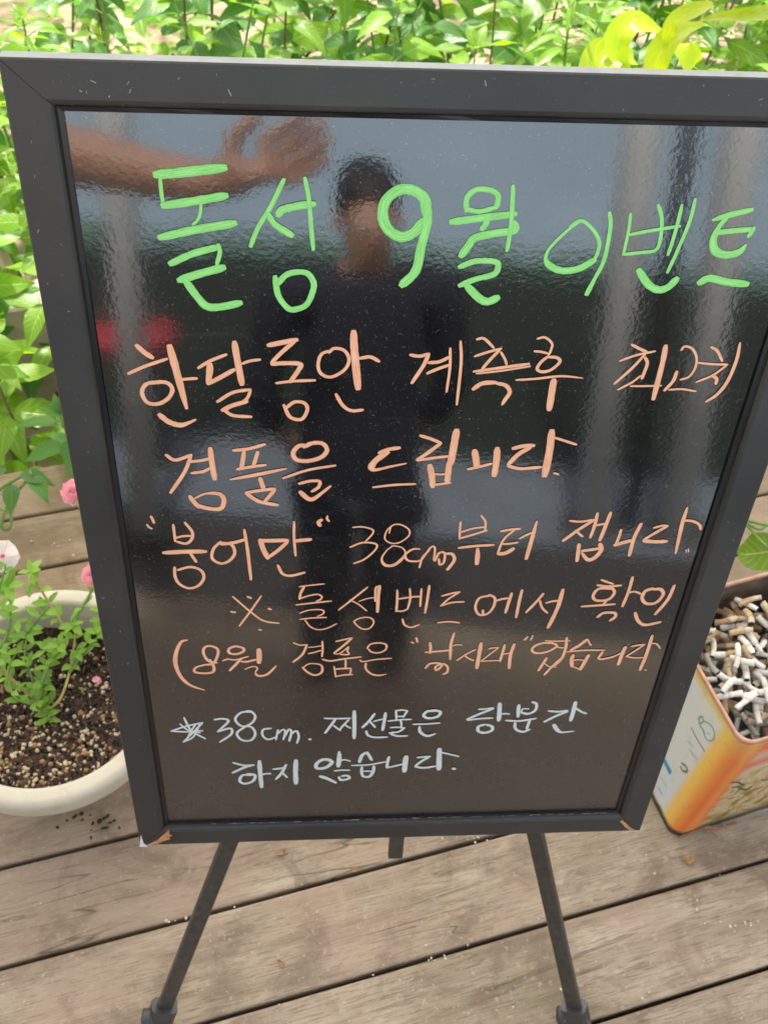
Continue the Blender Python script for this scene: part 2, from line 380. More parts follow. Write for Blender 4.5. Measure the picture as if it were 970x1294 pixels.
rail((0, 0, 0), (BWd, 0, 0), (0, -1, 0), 'top_rail'); rail((BWd, -BHt, 0), (0, -BHt, 0), (0, 1, 0), 'bottom_rail')
rail((0, -BHt, 0), (0, 0, 0), (1, 0, 0), 'side_rail'); rail((BWd, 0, 0), (BWd, -BHt, 0), (-1, 0, 0), 'side_rail')
v, f = box_vf(.001, BWd - .001, -BHt - .0022, -.001, -.0165, -.0138); link('backing_board', mesh('backing_board', v, f, M_BACK), board)
PZ = -.0082
v, f = box_vf(.034, BWd - .034, -BHt + .034, -.034, PZ - .003, PZ); panel = link('panel', mesh('panel', v, f, M_PANEL), board)
# torn corners showing the raw fibreboard
def shard(pts, z0, z1, nm, mat, lb):
    n = len(pts); v = [(x, y, z0) for x, y in pts] + [(x, y, z1 + random.uniform(-.0003, .0004)) for x, y in pts]
    f = [tuple(range(n - 1, -1, -1)), tuple(range(n, 2 * n))] + [(k, (k + 1) % n, (k + 1) % n + n, k + n) for k in range(n)]
    link(nm, mesh(nm, v, f, mat), board, label=lb)
H_ = -BHt
shard([(.008, H_ + .0012), (.020, H_ + .0095), (.031, H_ + .0235), (.036, H_ + .030), (.0355, H_ + .021), (.0385, H_ + .019), (.034, H_ + .0155), (.0355, H_ + .0125), (.028, H_ + .0085), (.020, H_ + .003)], -.004, .0009, 'torn_corner', M_RAW, 'orange torn fibreboard at the lower left mitre')
shard([(BWd - .006, H_ + .0012), (BWd - .014, H_ + .008), (BWd - .027, H_ + .024), (BWd - .029, H_ + .021), (BWd - .019, H_ + .007), (BWd - .012, H_ + .0012)], -.004, .0008, 'torn_corner', M_RAW, 'thin orange split at the lower right mitre')
shard([(-.0006, H_ - .0010), (.0085, H_ - .0010), (.0045, H_ + .004), (.0030, H_ + .022)], -.006, .0010, 'chipped_corner', simple('bare_white_chip', (.75, .77, .80), .6), 'white bare chip at the lower left corner')
# pale scuff marks along the lower rail lip and scratches on the rails
sc = VF(); rs = random.Random(9)
for k in range(70):
    x = .06 + rs.random() ** .8 * .49; L = rs.uniform(.002, .012); y = H_ + .0322 + rs.gauss(0, .0004); h = rs.uniform(.0003, .0009); z = -.0047
    sc.add([(x, y, z), (x + L, y, z), (x + L, y + h, z + .0001), (x, y + h, z + .0001)], [(0, 1, 2, 3)])
for k in range(60):
    side = rs.random(); L = rs.uniform(.0005, .003) * (2.0 if rs.random() < .1 else 1); h = rs.uniform(.0002, .0007)
    x, y = (rs.uniform(.005, .024), -rs.uniform(.05, .86)) if side < .45 else ((BWd - rs.uniform(.005, .024), -rs.uniform(.05, .86)) if side < .75 else (rs.uniform(.05, .56), -rs.uniform(.005, .024)))
    a = rs.uniform(0, 3.1); c, s_ = math.cos(a), math.sin(a); z = .00045
    sc.add([(x, y, z), (x + L * c, y + L * s_, z), (x + L * c - h * s_, y + L * s_ + h * c, z), (x - h * s_, y + h * c, z)], [(0, 1, 2, 3)])
o = link('scuff_marks', sc.mesh('scuff_marks', simple('scuffed_paint', (.32, .31, .29), .8)), board); o['kind'] = 'stuff'

WORDS=[
("green first word","910,782,73,1081,763,73,1397,721,73;943,809,29,943,901,29,947,987,30;943,1007,62,1184,966,63,1398,923,63;1214,958,22,1205,1053,23,1182,1110,23,1144,1147,23;899,1249,64,1169,1183,64,1448,1129,64;957,1456,56,1125,1374,55,1313,1316,55;1318,1295,34,1326,1362,34,1298,1456,34;1009,1589,66,1161,1535,66,1351,1477,66;1060,1592,63,1147,1737,63,1207,1803,64,1302,1807,64,1464,1769,64;1803,795,36,1707,996,36,1611,1159,37,1551,1309,37;1681,1045,45,1734,1133,46,1855,1217,62;1758,1067,58,1782,1024,58,1888,993,58,2017,972,58;1949,781,33,1976,928,33,1994,1153,34,2010,1327,34;1725,1545,47,1746,1703,48,1817,1811,48,1881,1819,49,1963,1773,48,2011,1647,48,2007,1576,48,1963,1516,47,1884,1508,47,1805,1535,47,1737,1615,48"),
("green large numeral nine","2826,1040,80,2802,920,80,2714,859,79,2615,861,79,2528,941,79,2510,1054,80,2554,1159,81,2650,1216,81,2742,1181,81,2821,1081,81;2824,968,68,2838,1097,68,2805,1297,69,2778,1487,71,2676,1611,71"),
("green second word","3118,1011,43,3109,915,43,3164,850,43,3256,845,43,3329,879,43,3337,950,43,3325,983,44;3009,1094,59,3186,1067,59,3479,1024,59;3109,992,37,3211,1009,37,3325,978,37;3275,1049,47,3269,1106,47,3242,1148,47;3471,1086,63,3487,1152,63,3355,1174,63,3201,1215,63,3160,1275,63,3108,1364,64;3433,810,34,3444,924,34,3456,1120,35,3451,1313,35;3104,1451,48,3220,1402,48,3349,1400,48,3397,1426,48,3377,1505,49,3236,1551,49,3119,1606,49;3176,1605,65,3285,1712,66,3354,1738,66,3429,1701,66"),
("green third word","3896,1117,29,3970,1068,29,4062,1124,29,4137,1229,30,4138,1338,30,4095,1419,30;4130,1378,56,4025,1450,57,3896,1472,57,3796,1433,56,3753,1373,30,3774,1284,26,3882,1146,26,3970,1068,26;4172,998,33,4201,1121,33,4201,1377,34,4155,1540,34,4116,1670,46;4331,1005,26,4343,1138,26,4340,1335,26;4522,935,29,4572,1038,30,4597,1193,30,4581,1291,30,4472,1313,30,4340,1331,30;4350,1173,30,4492,1140,30,4725,1097,30;4701,932,29,4701,1074,30,4695,1211,30,4684,1330,30;4789,884,29,4789,1054,30,4750,1289,30,4712,1475,31;4482,1454,61,4584,1576,62,4671,1621,62,4744,1599,62,4800,1522,62"),
("green last word","4959,1047,26,5058,1011,48,5240,960,48;5062,1026,41,5024,1098,41,5005,1206,57,5046,1294,65,5140,1323,65,5229,1298,57,5267,1241,30;5009,1147,45,5127,1129,45,5296,1113,45;5292,1099,38,5281,1142,38,5267,1172,38;4980,1561,62,5055,1518,62,5198,1548,62,5371,1566,62"),
("orange first word of the top line","641,2147,44,696,2211,44,757,2262,44;550,2408,31,683,2341,31,867,2269,31;804,2487,36,690,2501,36,641,2582,36,673,2679,36,763,2692,37,847,2636,36,884,2554,36,848,2492,36,759,2482,36;895,2150,62,934,2406,63,984,2739,37;941,2465,29,1009,2454,29,1088,2448,29;758,2796,51,828,2869,51,918,2903,51,989,2880,33,1050,2846,23;1398,2111,53,1413,2271,54,1441,2505,55;1449,2310,27,1513,2283,27,1594,2270,27;1102,2352,31,1200,2285,31,1332,2224,31;1198,2312,54,1188,2404,54,1169,2499,36;1169,2499,41,1281,2431,41,1386,2363,41;1234,2671,32,1365,2580,32,1508,2551,32;1508,2560,28,1478,2634,28,1430,2676,28;1269,2755,42,1359,2704,42,1476,2665,42;1283,2746,32,1355,2803,33,1506,2817,33;1656,2139,45,1764,2113,45,1886,2086,45;1875,2091,36,1762,2203,36,1682,2295,36;1681,2309,41,1783,2300,41,1907,2307,41,1896,2360,41,1826,2476,41;1712,2488,27,1849,2468,27,2028,2459,28;1772,2697,33,1822,2816,33,1916,2839,33,1964,2745,33,1940,2680,33,1859,2669,33,1781,2737,33;2156,2182,29,2077,2214,29,2050,2319,30,2078,2399,30,2159,2426,30,2261,2358,30,2295,2265,30,2257,2181,29,2178,2161,29,2133,2200,29;2325,2006,62,2336,2186,63,2376,2539,65;2377,2251,32,2463,2237,32,2537,2279,32;2196,2590,33,2256,2702,33,2328,2752,33,2423,2744,33"),
("orange second word of the top line","2780,2219,31,2856,2231,31,2933,2209,31;2930,2209,35,2894,2319,35,2810,2486,35;2932,2291,32,3018,2281,32,3101,2235,32;2928,2392,29,3007,2351,29,3107,2308,29;3097,2154,24,3110,2336,24,3102,2570,24;3174,2091,25,3197,2298,25,3198,2695,26;3301,2072,25,3360,2066,25,3448,2151,25;3301,2228,25,3405,2187,25,3508,2154,25;3497,2165,28,3428,2260,29,3374,2343,29;3507,2187,22,3547,2250,22,3569,2305,22;3305,2371,29,3501,2337,29,3753,2295,29;3330,2390,19,3536,2361,19,3764,2317,19;3317,2541,42,3389,2483,42,3501,2473,42;3501,2479,36,3585,2502,36,3626,2568,36,3594,2645,36,3576,2694,20;3784,2062,22,3845,2049,22,3909,2103,22,3910,2166,22,3898,2211,22;3776,2176,22,3833,2181,22,3896,2198,22;3899,2220,29,3846,2276,29,3823,2341,29,3868,2368,29,3938,2349,29,3999,2275,29,3969,2234,29,3904,2229,29;3663,2448,23,3836,2434,23,4028,2409,23,4213,2426,13;3976,2443,59,3977,2557,59,3980,2742,60"),
("orange third word of the top line","4560,2110,26,4630,2147,27,4704,2181,27;4493,2265,22,4619,2209,22,4769,2171,22;4690,2202,27,4607,2334,27,4489,2484,27;4696,2229,29,4726,2285,29,4719,2369,30,4711,2433,30;4695,2404,22,4634,2469,22,4530,2541,22;4629,2505,20,4753,2504,20,4889,2499,20;4842,2118,46,4851,2270,47,4850,2635,48;4979,2161,22,5001,2124,22,5067,2144,22,5123,2226,22,5135,2324,22,5105,2409,22,5036,2441,22;4989,2360,32,4979,2453,32,4925,2547,33;4961,2539,20,5072,2532,20,5196,2553,20;5219,2126,24,5280,2163,24,5347,2259,25;5145,2275,22,5274,2288,22,5399,2291,22;5394,2297,22,5301,2394,22,5174,2463,22;5295,2394,30,5341,2429,30,5348,2480,30;5449,2084,22,5463,2252,32,5441,2450,33,5386,2581,33,5304,2658,23"),
("orange first word of the second line","776,3209,34,851,3264,34,989,3209,34;984,3221,34,918,3392,35,780,3621,35;955,3282,31,1061,3270,31,1143,3246,31;975,3404,31,1073,3387,31,1149,3343,31;1150,3138,49,1156,3294,50,1169,3472,51;942,3655,43,982,3733,44,1018,3785,44;990,3758,44,1107,3798,44,1206,3794,44,1235,3695,44,1195,3631,43,1077,3630,24,985,3681,20;1339,3162,34,1470,3145,34,1609,3098,34;1431,3174,38,1417,3270,39,1400,3356,39;1546,3174,35,1524,3258,35,1502,3332,35;1361,3363,31,1463,3339,31,1609,3315,31;1302,3472,23,1538,3418,39,1784,3355,23;1557,3456,43,1571,3519,43,1583,3569,43;1429,3619,36,1553,3594,36,1682,3575,36;1433,3625,40,1510,3697,40,1569,3728,40,1704,3760,40;1682,3582,36,1640,3646,36,1589,3718,36;1970,3115,42,1893,3114,42,1844,3186,43,1873,3259,43,1970,3272,43,2077,3235,43,2129,3163,43,2095,3091,42,2008,3084,42,1931,3126,42;1753,3459,28,1970,3370,27,2205,3321,27;1890,3520,32,1989,3490,32,2069,3495,32,2059,3559,32,2000,3609,32;1900,3609,48,1970,3687,48,2020,3687,44,2090,3623,32,2165,3546,28"),
("orange second word of the second line","2572,3193,38,2650,3155,38,2750,3137,38;2651,3180,55,2550,3272,55,2515,3346,64,2554,3373,34,2680,3338,25,2816,3304,17;2536,3567,26,2712,3541,26,2910,3531,26;2913,3008,33,2999,3039,33,3097,3085,34;3097,3090,38,2989,3194,38,2905,3267,38;2905,3273,30,3035,3246,30,3182,3226,30;3221,2950,67,3211,3116,68,3200,3313,68;3019,3321,55,3045,3433,56,3063,3564,56;3187,3286,55,3187,3407,56,3186,3521,56;3070,3420,22,3124,3423,22,3181,3417,22;3062,3542,26,3132,3529,26,3218,3515,26;3393,3163,59,3414,3247,60,3433,3348,60;3355,3367,30,3450,3340,30,3558,3306,30;3588,3137,60,3597,3274,60,3595,3440,61;3723,3143,43,3809,3117,43,3904,3111,43;3874,3130,47,3778,3208,47,3705,3314,47;3702,3328,35,3819,3360,35,4001,3344,35;4036,2952,68,4047,3169,69,4044,3442,70;4068,3026,26,4163,3060,26,4273,3101,26;4120,3410,22,4143,3415,22,4168,3426,22"),
("orange quotation mark","588,3881,26,599,3917,26,608,3962,26;545,3979,22,561,4011,22,585,4029,22"),
("orange first word of the third line","774,3981,26,776,4068,26,776,4182,26;878,3957,30,935,4069,30,923,4158,30,869,4208,30,786,4182,30;770,4144,26,847,4119,26,923,4115,26;657,4317,49,852,4306,50,1043,4305,50;899,4319,31,923,4377,31,948,4435,31;745,4494,31,741,4614,31,773,4710,31,857,4766,31,948,4731,31,1003,4631,31,980,4537,31,886,4495,31,767,4534,31;1183,4186,30,1112,4275,31,1095,4392,31,1169,4454,31,1248,4420,31,1301,4329,31,1277,4225,31,1183,4199,30;1182,4219,38,1297,4200,38,1403,4162,38;1399,4043,30,1418,4278,31,1437,4665,32;1537,4164,50,1562,4280,50,1602,4398,50;1537,4177,46,1661,4178,46,1786,4174,46;1785,4192,38,1697,4295,39,1602,4385,39;1845,3952,25,1843,4154,25,1855,4367,25;1843,4185,42,1911,4175,42,1997,4166,42;1690,4479,31,1731,4587,32,1810,4615,32,1938,4576,32"),
("orange closing quotation mark","2092,3934,38,2063,3966,38,2079,4009,38;2142,3892,23,2139,3924,23,2158,3955,23"),
("orange measurement in the third line","2371,4028,18,2456,4023,18,2546,4053,18,2556,4102,18,2492,4200,18;2352,4269,21,2463,4214,21,2583,4227,21,2593,4291,21,2499,4412,21,2392,4473,21;2705,4103,16,2723,4015,16,2796,3996,16,2881,4056,16,2886,4134,17,2808,4213,17,2733,4223,17,2670,4172,16,2681,4074,16,2729,4006,16;2750,4253,15,2692,4313,15,2651,4414,21,2685,4493,34,2762,4498,34,2835,4426,34,2868,4345,18,2826,4274,15,2734,4253,15;3002,4296,15,2934,4299,24,2869,4365,24,2897,4438,24,2989,4449,25,3033,4423,25;3087,4317,21,3032,4398,21,3010,4532,22;3033,4419,21,3099,4277,21,3138,4287,21,3139,4440,22;3150,4451,25,3181,4349,24,3234,4349,24,3236,4462,25,3200,4493,25,3186,4420,25;3235,4359,34,3304,4360,34,3333,4433,34,3295,4526,34,3275,4563,34"),
("orange middle word of the third line","3349,3971,22,3352,4077,22,3358,4178,23;3528,3894,22,3577,3973,22,3582,4079,22;3357,4170,25,3475,4126,25,3602,4073,24;3350,4098,22,3468,4051,22,3588,4031,22;3357,4287,31,3489,4267,31,3684,4252,31;3538,4294,29,3546,4377,46,3550,4495,46;3732,4085,29,3816,4067,29,3907,4055,29;3857,4068,25,3769,4188,25,3732,4366,25;3765,4242,25,3837,4237,25,3908,4222,25;3738,4366,46,3810,4353,46,3876,4298,46;4048,3966,25,4034,4163,41,4012,4433,42;3916,4176,25,3968,4136,25,4022,4104,25"),
("orange last word of the third line","4353,3966,26,4458,3977,26,4582,3952,26;4580,3958,35,4458,4071,35,4328,4212,36;4427,4081,26,4467,4123,26,4508,4159,26;4597,3876,32,4596,4030,32,4580,4173,32;4580,4030,26,4641,4014,26,4695,4000,26;4718,3867,38,4700,4031,39,4676,4210,39;4488,4250,39,4496,4347,39,4504,4467,40;4527,4337,36,4614,4322,36,4693,4306,36;4686,4246,46,4711,4328,46,4665,4425,46,4603,4446,46,4531,4358,26;4854,4074,29,4850,4179,29,4835,4275,30;4826,4269,43,4909,4233,43,5001,4202,43;5029,4003,39,4997,4181,39,4995,4401,40;5158,4056,29,5226,4031,29,5288,4032,29;5284,4036,33,5194,4109,33,5091,4203,33;5093,4214,46,5203,4226,46,5320,4222,46;5418,3811,26,5417,4016,42,5438,4375,27;5405,3964,29,5505,3975,29,5581,4018,29,5611,4077,30;5526,4326,13,5536,4348,13,5540,4363,13;5545,4315,13,5558,4348,13,5558,4363,13"),
("orange reference mark","1256,4881,22,1415,5086,22,1537,5214,23,1687,5253,23;1526,4878,22,1415,5086,22,1303,5282,23;1393,4883,25,1412,4894,25,1432,4908,25;1231,5083,25,1253,5090,25,1276,5091,25;1586,5047,25,1601,5054,25,1616,5062,25;1490,5333,23,1503,5340,23,1515,5341,23"),
("orange first word of the fourth line","1885,4763,17,1991,4746,17,2120,4730,17;1931,4767,28,1898,4851,28,1889,4928,28;1889,4922,19,1973,4884,19,2056,4866,19,2098,4893,19,2089,4932,19,2047,4957,19;1853,5004,21,2010,4980,21,2193,4957,21;1887,5116,17,1972,5078,17,2076,5070,17,2119,5091,17,2110,5131,17,2058,5164,17;1887,5201,19,2020,5183,19,2148,5179,19;1939,5212,17,1991,5305,17,2068,5348,17,2154,5329,17,2249,5267,17;2534,4776,22,2403,4924,23,2261,5080,23;2366,4943,17,2453,5004,17,2536,5096,17;2456,4964,15,2544,4926,15,2652,4912,15;2647,4758,35,2640,4879,35,2640,5116,36;2647,4765,22,2611,4792,22,2613,4966,23;2412,5232,19,2442,5287,19,2501,5343,19,2569,5338,19,2609,5263,19,2588,5201,19,2534,5182,19,2468,5195,19,2416,5232,19"),
("orange middle word of the fourth line","2818,4822,25,2825,4969,25,2823,5112,26;2937,4803,23,2950,4936,23,2933,5078,23;2833,5105,23,2884,5106,23,2933,5078,23;2824,4941,23,2969,4915,23,3057,4910,23;3050,4805,23,3051,4938,23,3053,5044,23;3122,4765,28,3117,4939,28,3106,5135,28;2890,5214,23,2915,5295,23,2982,5333,23,3058,5298,23;3252,4906,25,3345,4872,25,3424,4853,25;3424,4853,23,3326,4942,23,3252,5040,23;3252,5040,23,3356,4996,23,3478,4987,23;3240,5272,23,3353,5259,23,3458,5276,23"),
("orange word before the last of the fourth line","3723,4912,28,3622,4943,28,3596,5071,28,3646,5171,28,3727,5156,28,3775,5058,28,3773,4945,28,3710,4896,28;3674,5105,26,3679,5145,26,3682,5178,26;3778,4984,28,3845,4959,28,3901,4947,28;3932,4878,33,3916,5012,33,3902,5149,33;4027,4838,32,4019,5014,33,4017,5217,33;4243,4889,30,4198,4985,31,4107,5146,31;4222,4985,26,4259,5083,26,4322,5157,26;4285,5018,28,4352,4994,28,4421,4988,28;4428,4834,42,4413,5086,43,4358,5368,43"),
("orange last word of the fourth line","4784,4714,26,4848,4746,26,4912,4772,26;4755,4786,28,4871,4803,28,4997,4792,28;4924,4836,33,4783,4834,33,4741,4929,33,4788,4994,33,4904,4980,33,4945,4884,33,4895,4810,33;4650,5074,29,4823,5060,29,4982,5047,29;4886,4990,26,4876,5022,26,4858,5054,26;5085,4680,33,5083,4870,33,5061,5081,34;5072,4896,26,5144,4877,26,5217,4911,26;4834,5226,34,4890,5167,34,4999,5169,34,5016,5223,34,4971,5279,34;5324,4835,38,5249,4873,38,5238,4969,38,5296,5042,38,5389,5031,38,5438,4924,38,5398,4849,38,5327,4848,38;5523,4797,38,5500,4990,38,5416,5197,39;5207,5166,39,5262,5284,39,5347,5344,39,5497,5306,39"),
("orange opening bracket","792,5469,19,727,5498,32,668,5646,43,648,5808,44,682,5995,39,769,6135,34,911,6219,17"),
("orange first word of the fifth line","1060,5807,30,973,5775,30,933,5652,30,958,5572,30,1026,5564,30,1078,5615,30,1065,5716,30,1018,5817,30,928,5835,25,843,5874,25,831,5936,30,920,5960,30,1011,5941,31,1023,5858,30,988,5755,30;1338,5601,30,1257,5569,30,1187,5607,30,1191,5668,30,1266,5680,30,1329,5641,30,1331,5591,30;1117,5778,22,1166,5755,22,1248,5765,22,1374,5719,22;1305,5742,33,1245,5833,33,1179,5924,33;1302,5793,30,1358,5794,30,1449,5766,30;1481,5614,55,1482,5705,55,1475,5818,55;1333,5907,19,1411,5868,19,1458,5890,19,1436,5952,20;1435,5962,20,1455,6005,31,1518,6007,31,1575,5966,31,1647,5863,20"),
("orange second word of the fifth line","1822,5532,19,1885,5565,19,1958,5563,19;1958,5567,27,1908,5708,27,1816,5815,27;1970,5602,15,2031,5595,15,2104,5579,15;1970,5692,20,2031,5675,20,2098,5645,20;2109,5514,22,2114,5624,22,2107,5740,22;1908,5891,20,1970,5975,27,2044,6015,27,2107,5970,27,2106,5877,22,2050,5843,17,1970,5846,17,1914,5905,17;2243,5520,22,2321,5495,22,2406,5471,22;2400,5479,27,2311,5592,27,2227,5689,27;2372,5594,17,2325,5655,17,2276,5699,17,2227,5698,17;2372,5603,22,2361,5656,22,2375,5710,22,2289,5708,22;2111,5777,25,2192,5802,25,2327,5776,25,2500,5750,25;2346,5791,22,2348,5865,22,2349,5920,22;2230,5880,20,2241,5955,20,2251,6048,20;2237,5927,25,2318,5919,25,2405,5918,25;2405,5922,20,2400,5977,20,2395,6014,20;2245,6039,23,2332,6017,23,2422,6011,23;2557,5625,22,2592,5563,22,2677,5547,22,2746,5575,22,2743,5647,22,2683,5690,22,2608,5680,22,2570,5634,22;2489,5795,20,2527,5818,20,2650,5790,20,2811,5775,20;2552,5842,25,2555,5925,25,2608,6001,25,2685,6031,25,2766,6015,15"),
("orange opening quotation mark of the fifth line","3043,5483,24,3051,5512,24,3060,5550,24;2995,5548,21,3008,5552,21,3022,5564,21"),
("orange quoted word of the fifth line","3186,5556,29,3198,5629,29,3200,5716,29;3150,5701,27,3275,5688,27,3421,5672,27;3419,5425,29,3401,5595,29,3413,5812,30;3422,5615,16,3454,5596,16,3514,5601,16;3167,5941,27,3209,5872,27,3303,5865,27,3333,5905,27,3284,5974,27,3273,5914,27,3344,5876,27,3396,5927,27,3396,6007,27,3357,6036,27;3660,5668,21,3573,5734,21,3481,5830,22;3555,5753,22,3592,5793,22,3657,5834,22;3706,5573,43,3703,5757,43,3700,5954,44;3793,5658,21,3845,5647,21,3892,5645,21;3892,5645,19,3815,5740,19,3732,5846,19;3732,5846,19,3840,5838,19,3941,5837,19;3950,5603,29,3941,5723,30,3929,5850,30;3950,5743,22,3976,5736,22,4016,5729,22;4046,5594,38,4027,5764,38,4038,5963,38"),
("orange closing quotation mark of the fifth line","4138,5541,25,4152,5530,25,4170,5496,25;4205,5547,19,4214,5520,19,4220,5479,19"),
("orange last word of the fifth line","4358,5557,19,4479,5566,19,4614,5562,19;4369,5580,29,4272,5623,29,4241,5692,29,4296,5739,29,4405,5719,29,4490,5640,29,4435,5593,29,4355,5591,29;4484,5651,19,4542,5664,19,4581,5660,19;4575,5516,32,4586,5688,32,4567,5828,33,4504,5944,33;4411,5812,32,4384,5906,33,4350,6007,33;4559,5827,29,4488,5944,29,4422,6074,30;4399,5894,16,4455,5943,16,4530,5957,16;4787,5543,39,4728,5622,39,4644,5701,39;4795,5544,19,4821,5601,19,4846,5636,19;4608,5723,23,4790,5704,23,5001,5709,23;4680,5772,42,4677,5854,42,4698,5949,43;4843,5775,42,4820,5881,43,4791,5999,43;4693,5854,20,4749,5844,20,4816,5857,20;4701,5949,20,4754,5974,20,4800,6004,20;4981,5732,36,4960,5837,26,5086,5816,26,5188,5748,23;5206,5660,42,5192,5772,43,5182,5933,43;5267,5657,26,5329,5640,26,5400,5632,26;5396,5637,23,5314,5728,23,5240,5808,23;5240,5808,20,5334,5827,20,5432,5825,20;5452,5496,39,5450,5754,39,5431,6020,40;5453,5615,20,5520,5621,20,5576,5692,20;5479,6012,17,5489,6017,17,5498,6022,17"),
("white star","668,6645,26,729,6866,26,869,7006,27;857,6737,26,686,6788,26,517,6866,26;517,6866,26,679,6883,26,849,6870,26;857,6737,24,751,6886,24,630,7056,24;630,7056,24,746,6963,24,833,6736,24;618,6748,21,705,6865,22,822,6907,22;669,7018,22,729,6866,22,784,6754,21"),
("white measurement","979,6692,29,1076,6680,29,1126,6727,29,1004,6894,29;1004,6894,29,1140,6841,29,1147,6938,29,1019,7070,29;1379,6578,29,1271,6582,29,1200,6692,29,1262,6807,29,1360,6773,29,1412,6661,29,1367,6566,29,1295,6575,29;1310,6809,29,1209,6921,29,1253,7039,29,1350,7050,29,1402,6947,29,1370,6830,29,1286,6808,29;1575,6856,27,1490,6872,27,1480,6969,27,1534,7041,27,1621,7005,27;1648,6878,24,1634,6955,24,1620,7052,25;1634,6955,24,1697,6879,24,1721,6919,24,1699,7055,25;1707,7016,30,1758,6882,29,1789,6921,29,1763,7077,30;1781,6960,27,1843,6904,27,1867,7002,27,1846,7119,27;1978,7049,35,1988,7053,35,1998,7057,35"),
("white first word of its line","2138,6707,26,2266,6717,26,2421,6716,26;2257,6731,33,2204,6843,33,2150,6958,33;2240,6830,24,2278,6875,24,2316,6920,24;2404,6735,26,2350,6820,26,2306,6905,26;2350,6805,24,2388,6850,24,2426,6880,24;2455,6595,44,2463,6809,44,2467,7057,45;2675,6645,33,2616,6771,33,2549,6875,33;2619,6757,26,2655,6815,26,2690,6874,26;2671,6773,24,2717,6754,24,2762,6738,24;2790,6634,37,2782,6776,37,2771,6929,37;2594,6929,30,2615,7003,30,2691,7044,30,2828,7043,30;2898,6595,26,2906,6666,26,2913,6743,26;2898,6601,26,2966,6592,26,3022,6605,26;3022,6605,26,2998,6669,26,2978,6711,26;2911,6695,24,2953,6696,24,2996,6697,24;2822,6769,26,2947,6753,26,3073,6748,26;2957,6768,24,2969,6811,24,2972,6869,24;2852,6880,26,2935,6877,26,3011,6891,26;3002,6899,30,2940,6956,30,2865,6962,30;2847,6967,30,2925,7023,30,3047,7027,30;3316,6614,37,3234,6620,37,3202,6690,37,3261,6734,37,3351,6709,37,3379,6638,37,3325,6608,37,3261,6612,37;3096,6830,26,3249,6829,26,3388,6816,26;3168,6867,26,3184,6964,38,3264,7035,38,3352,6999,26"),
("white second word of its line","3787,6611,27,3862,6606,27,3948,6590,27;3946,6603,34,3804,6689,34,3677,6776,34;3687,6789,27,3812,6767,27,3960,6759,27;4006,6516,50,4019,6657,51,4028,6808,51;4049,6697,24,4091,6690,24,4134,6699,24;3882,6866,38,3817,6899,38,3825,6979,38,3897,7008,38,3970,6970,38,3966,6904,38,3899,6867,38;4216,6547,41,4223,6637,41,4234,6747,41;4353,6501,34,4406,6540,34,4407,6643,34,4338,6698,34,4259,6677,34;4104,6803,31,4260,6816,31,4439,6779,31;4212,6846,34,4234,6953,35,4319,7004,35,4391,6963,35;4370,6811,34,4362,6877,35,4355,6957,35;4259,6677,20,4267,6613,20,4335,6615,20"),
("white third word of its line","4553,6661,31,4667,6677,31,4766,6659,31;4769,6675,34,4659,6742,34,4534,6843,35;4829,6522,48,4830,6682,48,4825,6834,49;4845,6618,27,4915,6680,28,4981,6718,28;4648,6892,49,4696,6981,49,4756,7029,32,4893,7015,21"),
("white first word of the bottom line","1141,7435,30,1259,7489,30,1372,7485,30;1360,7485,35,1258,7530,35,1128,7620,35;1341,7671,36,1240,7667,35,1202,7771,36,1259,7824,36,1350,7777,36,1374,7672,36,1291,7640,35;1432,7414,50,1435,7654,51,1443,7901,51;1455,7663,30,1507,7648,30,1552,7650,30;1579,7568,33,1661,7558,33,1712,7540,33;1725,7491,35,1672,7642,36,1606,7754,36;1685,7643,28,1709,7686,28,1734,7729,28;1834,7413,55,1827,7628,56,1831,7848,57"),
("white second word of the bottom line","2217,7425,46,2126,7422,46,2060,7496,46,2070,7575,46,2165,7563,46,2231,7472,46,2183,7418,46;2309,7282,34,2311,7398,53,2303,7553,54;2326,7445,25,2373,7431,25,2435,7458,25;2258,7629,27,2338,7617,27,2435,7621,27;2341,7728,35,2408,7721,35,2429,7773,35,2342,7801,35,2312,7742,35;2099,7718,50,2187,7769,50,2285,7853,35;2616,7303,42,2561,7362,42,2537,7484,42;2616,7303,38,2648,7380,38,2675,7449,38;2452,7534,27,2643,7529,27,2834,7480,27;2568,7563,35,2567,7657,35,2583,7738,35;2702,7553,39,2697,7663,39,2652,7750,39,2583,7738,39;2580,7642,27,2638,7645,27,2690,7647,27;2864,7388,35,2853,7481,35,2848,7590,35;2848,7590,31,2934,7562,31,3038,7525,31;3055,7389,62,3051,7520,62,3052,7671,62;3180,7416,31,3252,7409,31,3325,7400,31;3319,7406,35,3238,7480,35,3167,7571,35;3167,7580,35,3266,7606,35,3400,7580,35;3418,7262,61,3428,7441,62,3441,7645,63;3448,7334,27,3538,7368,27,3648,7412,27;3596,7629,43,3612,7636,43,3630,7640,43"),]

